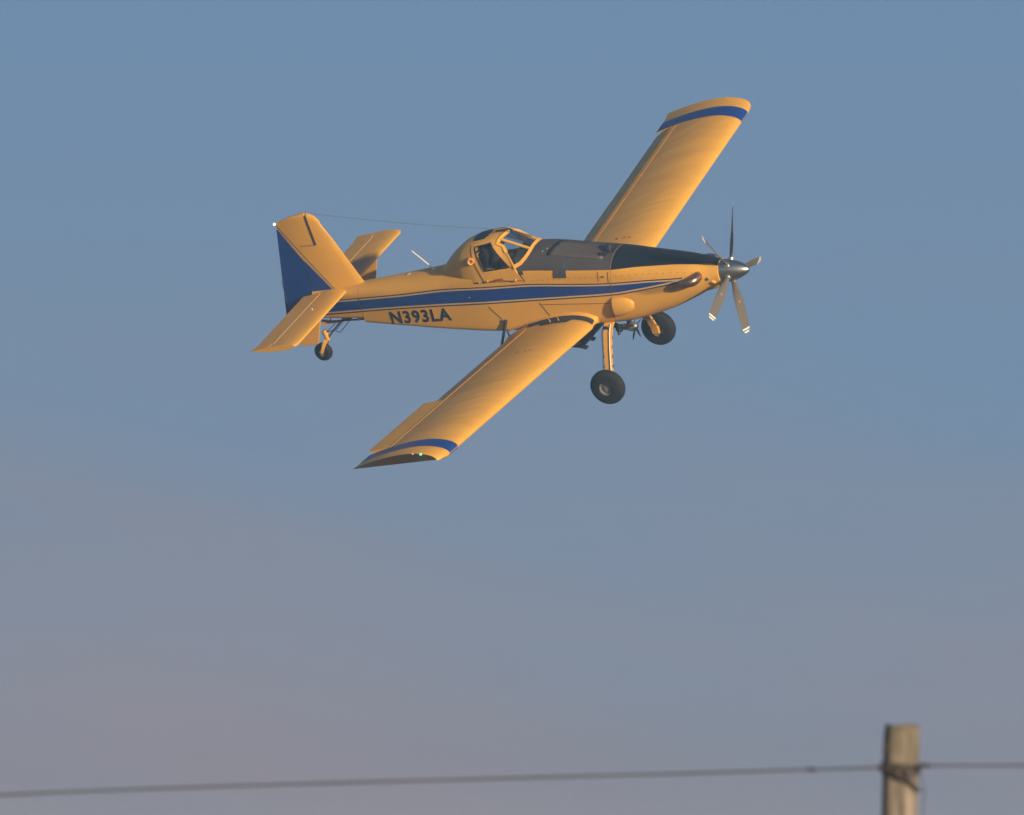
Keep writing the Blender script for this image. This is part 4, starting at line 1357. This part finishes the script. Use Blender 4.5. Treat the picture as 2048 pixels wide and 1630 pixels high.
# ------------------------------------------------------------------ fence post and wire in the foreground
PD = 45.0
def at(u, v, d=PD):
    return Vector((0, 0, CAM_H)) + CAMM @ Vector(((u - 1024) / 21120 * d, (815 - v) / 21120 * d, -d))
def build_fence():
    m = bpy.data.materials.new('weathered_timber'); m.use_nodes = True
    n = m.node_tree.nodes; l = m.node_tree.links; b = n['Principled BSDF']
    b.inputs['Roughness'].default_value = .9
    t = n.new('ShaderNodeTexCoord')
    mp_ = n.new('ShaderNodeMapping'); mp_.inputs['Scale'].default_value = (20, 20, 3.0); l.new(t.outputs['Object'], mp_.inputs[0])
    g = n.new('ShaderNodeTexNoise'); g.inputs['Scale'].default_value = 1; g.inputs['Detail'].default_value = 8; l.new(mp_.outputs[0], g.inputs['Vector'])
    cr = n.new('ShaderNodeValToRGB'); e = cr.color_ramp.elements
    e[0].position = .32; e[0].color = (.10, .085, .072, 1); e[1].position = .68; e[1].color = (.37, .305, .25, 1)
    l.new(g.outputs['Fac'], cr.inputs[0])
    # lichen on the top end
    g2 = n.new('ShaderNodeTexNoise'); g2.inputs['Scale'].default_value = 14; g2.inputs['Detail'].default_value = 6; l.new(t.outputs['Object'], g2.inputs['Vector'])
    sp_ = n.new('ShaderNodeSeparateXYZ'); l.new(t.outputs['Object'], sp_.inputs[0])
    mr = n.new('ShaderNodeMapRange'); mr.inputs['From Min'].default_value = -.24; mr.inputs['From Max'].default_value = -.02; l.new(sp_.outputs['Z'], mr.inputs['Value'])
    ad = n.new('ShaderNodeMath'); ad.operation = 'MULTIPLY_ADD'; ad.inputs[1].default_value = 1.2; ad.inputs[2].default_value = -.28
    l.new(g2.outputs['Fac'], ad.inputs[0])
    mu = n.new('ShaderNodeMath'); mu.operation = 'MULTIPLY'; mu.use_clamp = True; l.new(ad.outputs[0], mu.inputs[0]); l.new(mr.outputs[0], mu.inputs[1])
    mu2 = n.new('ShaderNodeMath'); mu2.operation = 'MULTIPLY'; mu2.use_clamp = True; mu2.inputs[1].default_value = 2.4; l.new(mu.outputs[0], mu2.inputs[0])
    mx = n.new('ShaderNodeMixRGB'); l.new(mu2.outputs[0], mx.inputs[0]); l.new(cr.outputs[0], mx.inputs[1]); mx.inputs[2].default_value = (.135, .12, .078, 1)
    l.new(mx.outputs[0], b.inputs['Base Color'])
    bp = n.new('ShaderNodeBump'); bp.inputs['Strength'].default_value = .8; bp.inputs['Distance'].default_value = .012; l.new(g.outputs['Fac'], bp.inputs['Height']); l.new(bp.outputs[0], b.inputs['Normal'])
    top = at(1804, 1450); low = at(1798, 1630)
    lean = (top - low).normalized()
    H = top.z / lean.z + .6
    bm = bmesh.new(); rows = []
    rng = random.Random(3)
    ph = [rng.uniform(0, 6.28) for _ in range(6)]
    NZ = 60
    for i in range(NZ + 1):
        z = -H * i / NZ
        row = []
        for j in range(28):
            a = 2 * math.pi * j / 28
            r_ = .0765 + .003 * math.sin(2 * a + ph[0] + z * 2) + .0022 * math.sin(5 * a + ph[1]) + .0016 * math.sin(9 * a + ph[2] + z * 5) + .004 * math.sin(z * 7 + ph[3]) * math.sin(a + ph[4])
            if i == 0: r_ -= .006
            row.append((r_ * math.cos(a), r_ * math.sin(a), z + (.004 * math.sin(3 * a + ph[5]) if i == 0 else 0)))
        rows.append(row)
    grid(bm, rows, close_v=True, cap=True)
    post = link('fence_post', bm, m, None, smooth=45)
    post.location = top
    post.rotation_euler = lean.to_track_quat('Z', 'Y').to_euler()
    tag(post, 'round weathered timber fence post with lichen on its flat top', 'fence post')
    wz = (at(1802, 1533) - top).length
    rust = mat('rusty_wire', (.06, .052, .052), .75)
    def on_post(az, z, r_=.088): return (r_ * math.sin(az), -r_ * math.cos(az), -z)
    bm = bmesh.new()     # wire turns round the post and the twisted tail below them
    for k, dz in enumerate((-.006, .008, .022)):
        tube(bm, [on_post(2 * math.pi * q / 24, wz + dz + .008 * math.sin(2 * math.pi * q / 24 + k), .084) for q in range(25)], .0045, 6)
    tube(bm, [on_post(R(a_), wz + .03 + .0006 * (a_ + 70), .088) for a_ in range(-70, 60, 12)], .006, 6)
    tube(bm, [on_post(R(-60), wz + .0, .09), on_post(R(-35), wz + .045, .096), on_post(R(-10), wz + .055, .094), on_post(R(22), wz + .10, .086)], .011, 6)
    bmesh.ops.create_icosphere(bm, subdivisions=2, radius=.024, matrix=Matrix.Translation(on_post(R(-14), wz + .036, .092)))
    bmesh.ops.create_icosphere(bm, subdivisions=2, radius=.016, matrix=Matrix.Translation(on_post(R(-68), wz + .012, .094)))
    bmesh.ops.create_icosphere(bm, subdivisions=2, radius=.013, matrix=Matrix.Translation(on_post(R(70), wz - .008, .094)))
    link('wire_tie', bm, rust, post, smooth=60)
    bm = bmesh.new()
    tube(bm, [on_post(R(-85), .085, .078), on_post(R(-85), .09, .092), on_post(R(-85), .115, .092), on_post(R(-85), .12, .078)], .006, 6)
    link('staple', bm, rust, post, smooth=60)
    bm = bmesh.new()
    tube(bm, [on_post(R(80), wz, .088), (.112, -.02, -wz - .10), (.105, -.02, -wz - .22), (.09, -.015, -wz - .36)], .0025, 5)
    link('loose_wire_end', bm, rust, post, smooth=60)
    # the wire: two twisted strands, sagging away to the left, level to the right
    P = [at(-900, 1646, 45.6), at(0, 1590, 45.3), at(500, 1571, 45.2), at(1000, 1557, 45.1), at(1400, 1546, 45.0), at(1640, 1538.5, 44.93), at(1765, 1535, 44.9), at(1802, 1533, 44.895), at(1840, 1531.5, 44.9), at(2048, 1531, 44.95), at(2500, 1531, 45.1), at(3000, 1533, 45.2)]
    L = [0]
    for a_, b_ in zip(P[:-1], P[1:]): L.append(L[-1] + (b_ - a_).length)
    fx = [hermite(L, [p[k] for p in P]) for k in range(3)]
    N = 900
    C0 = [Vector([f(L[-1] * i / N) for f in fx]) for i in range(N + 1)]
    wire = bpy.data.objects.new('fence_wire', None); COL.objects.link(wire); wire.location = at(1802, 1533, 44.9)
    inv = Matrix.Translation(-wire.location)
    for ph_ in (0, math.pi):
        bm = bmesh.new()
        tube(bm, [inv @ (c + Vector((0, math.cos(i * .9 + ph_) * .0022, math.sin(i * .9 + ph_) * .0022))) for i, c in enumerate(C0)], .0038, 6)
        link('strand', bm, rust, wire, smooth=60)
    for u in (1620, 1762, 1850):
        i = min(range(N + 1), key=lambda q: abs((C0[q] - at(u, 1535, 44.95)).x))
        c = inv @ C0[i]
        bm = bmesh.new()
        for k in range(4):
            tube(bm, [c + Vector((-.012 + .008 * k, math.cos(q * .8 + k) * .0085, math.sin(q * .8 + k) * .0085)) for q in range(9)], .003, 5)
        tube(bm, [c + Vector((-.018, -.02, .0)), c + Vector((.016, .02, .004))], .003, 5)
        tube(bm, [c + Vector((-.014, .004, .012)), c + Vector((.014, -.004, -.012))], .003, 5)
        link('barb', bm, rust, wire, smooth=60)
    tag(wire, 'single strand of rusty twisted fence wire crossing the sky below the aeroplane', 'fence wire')
build_fence()
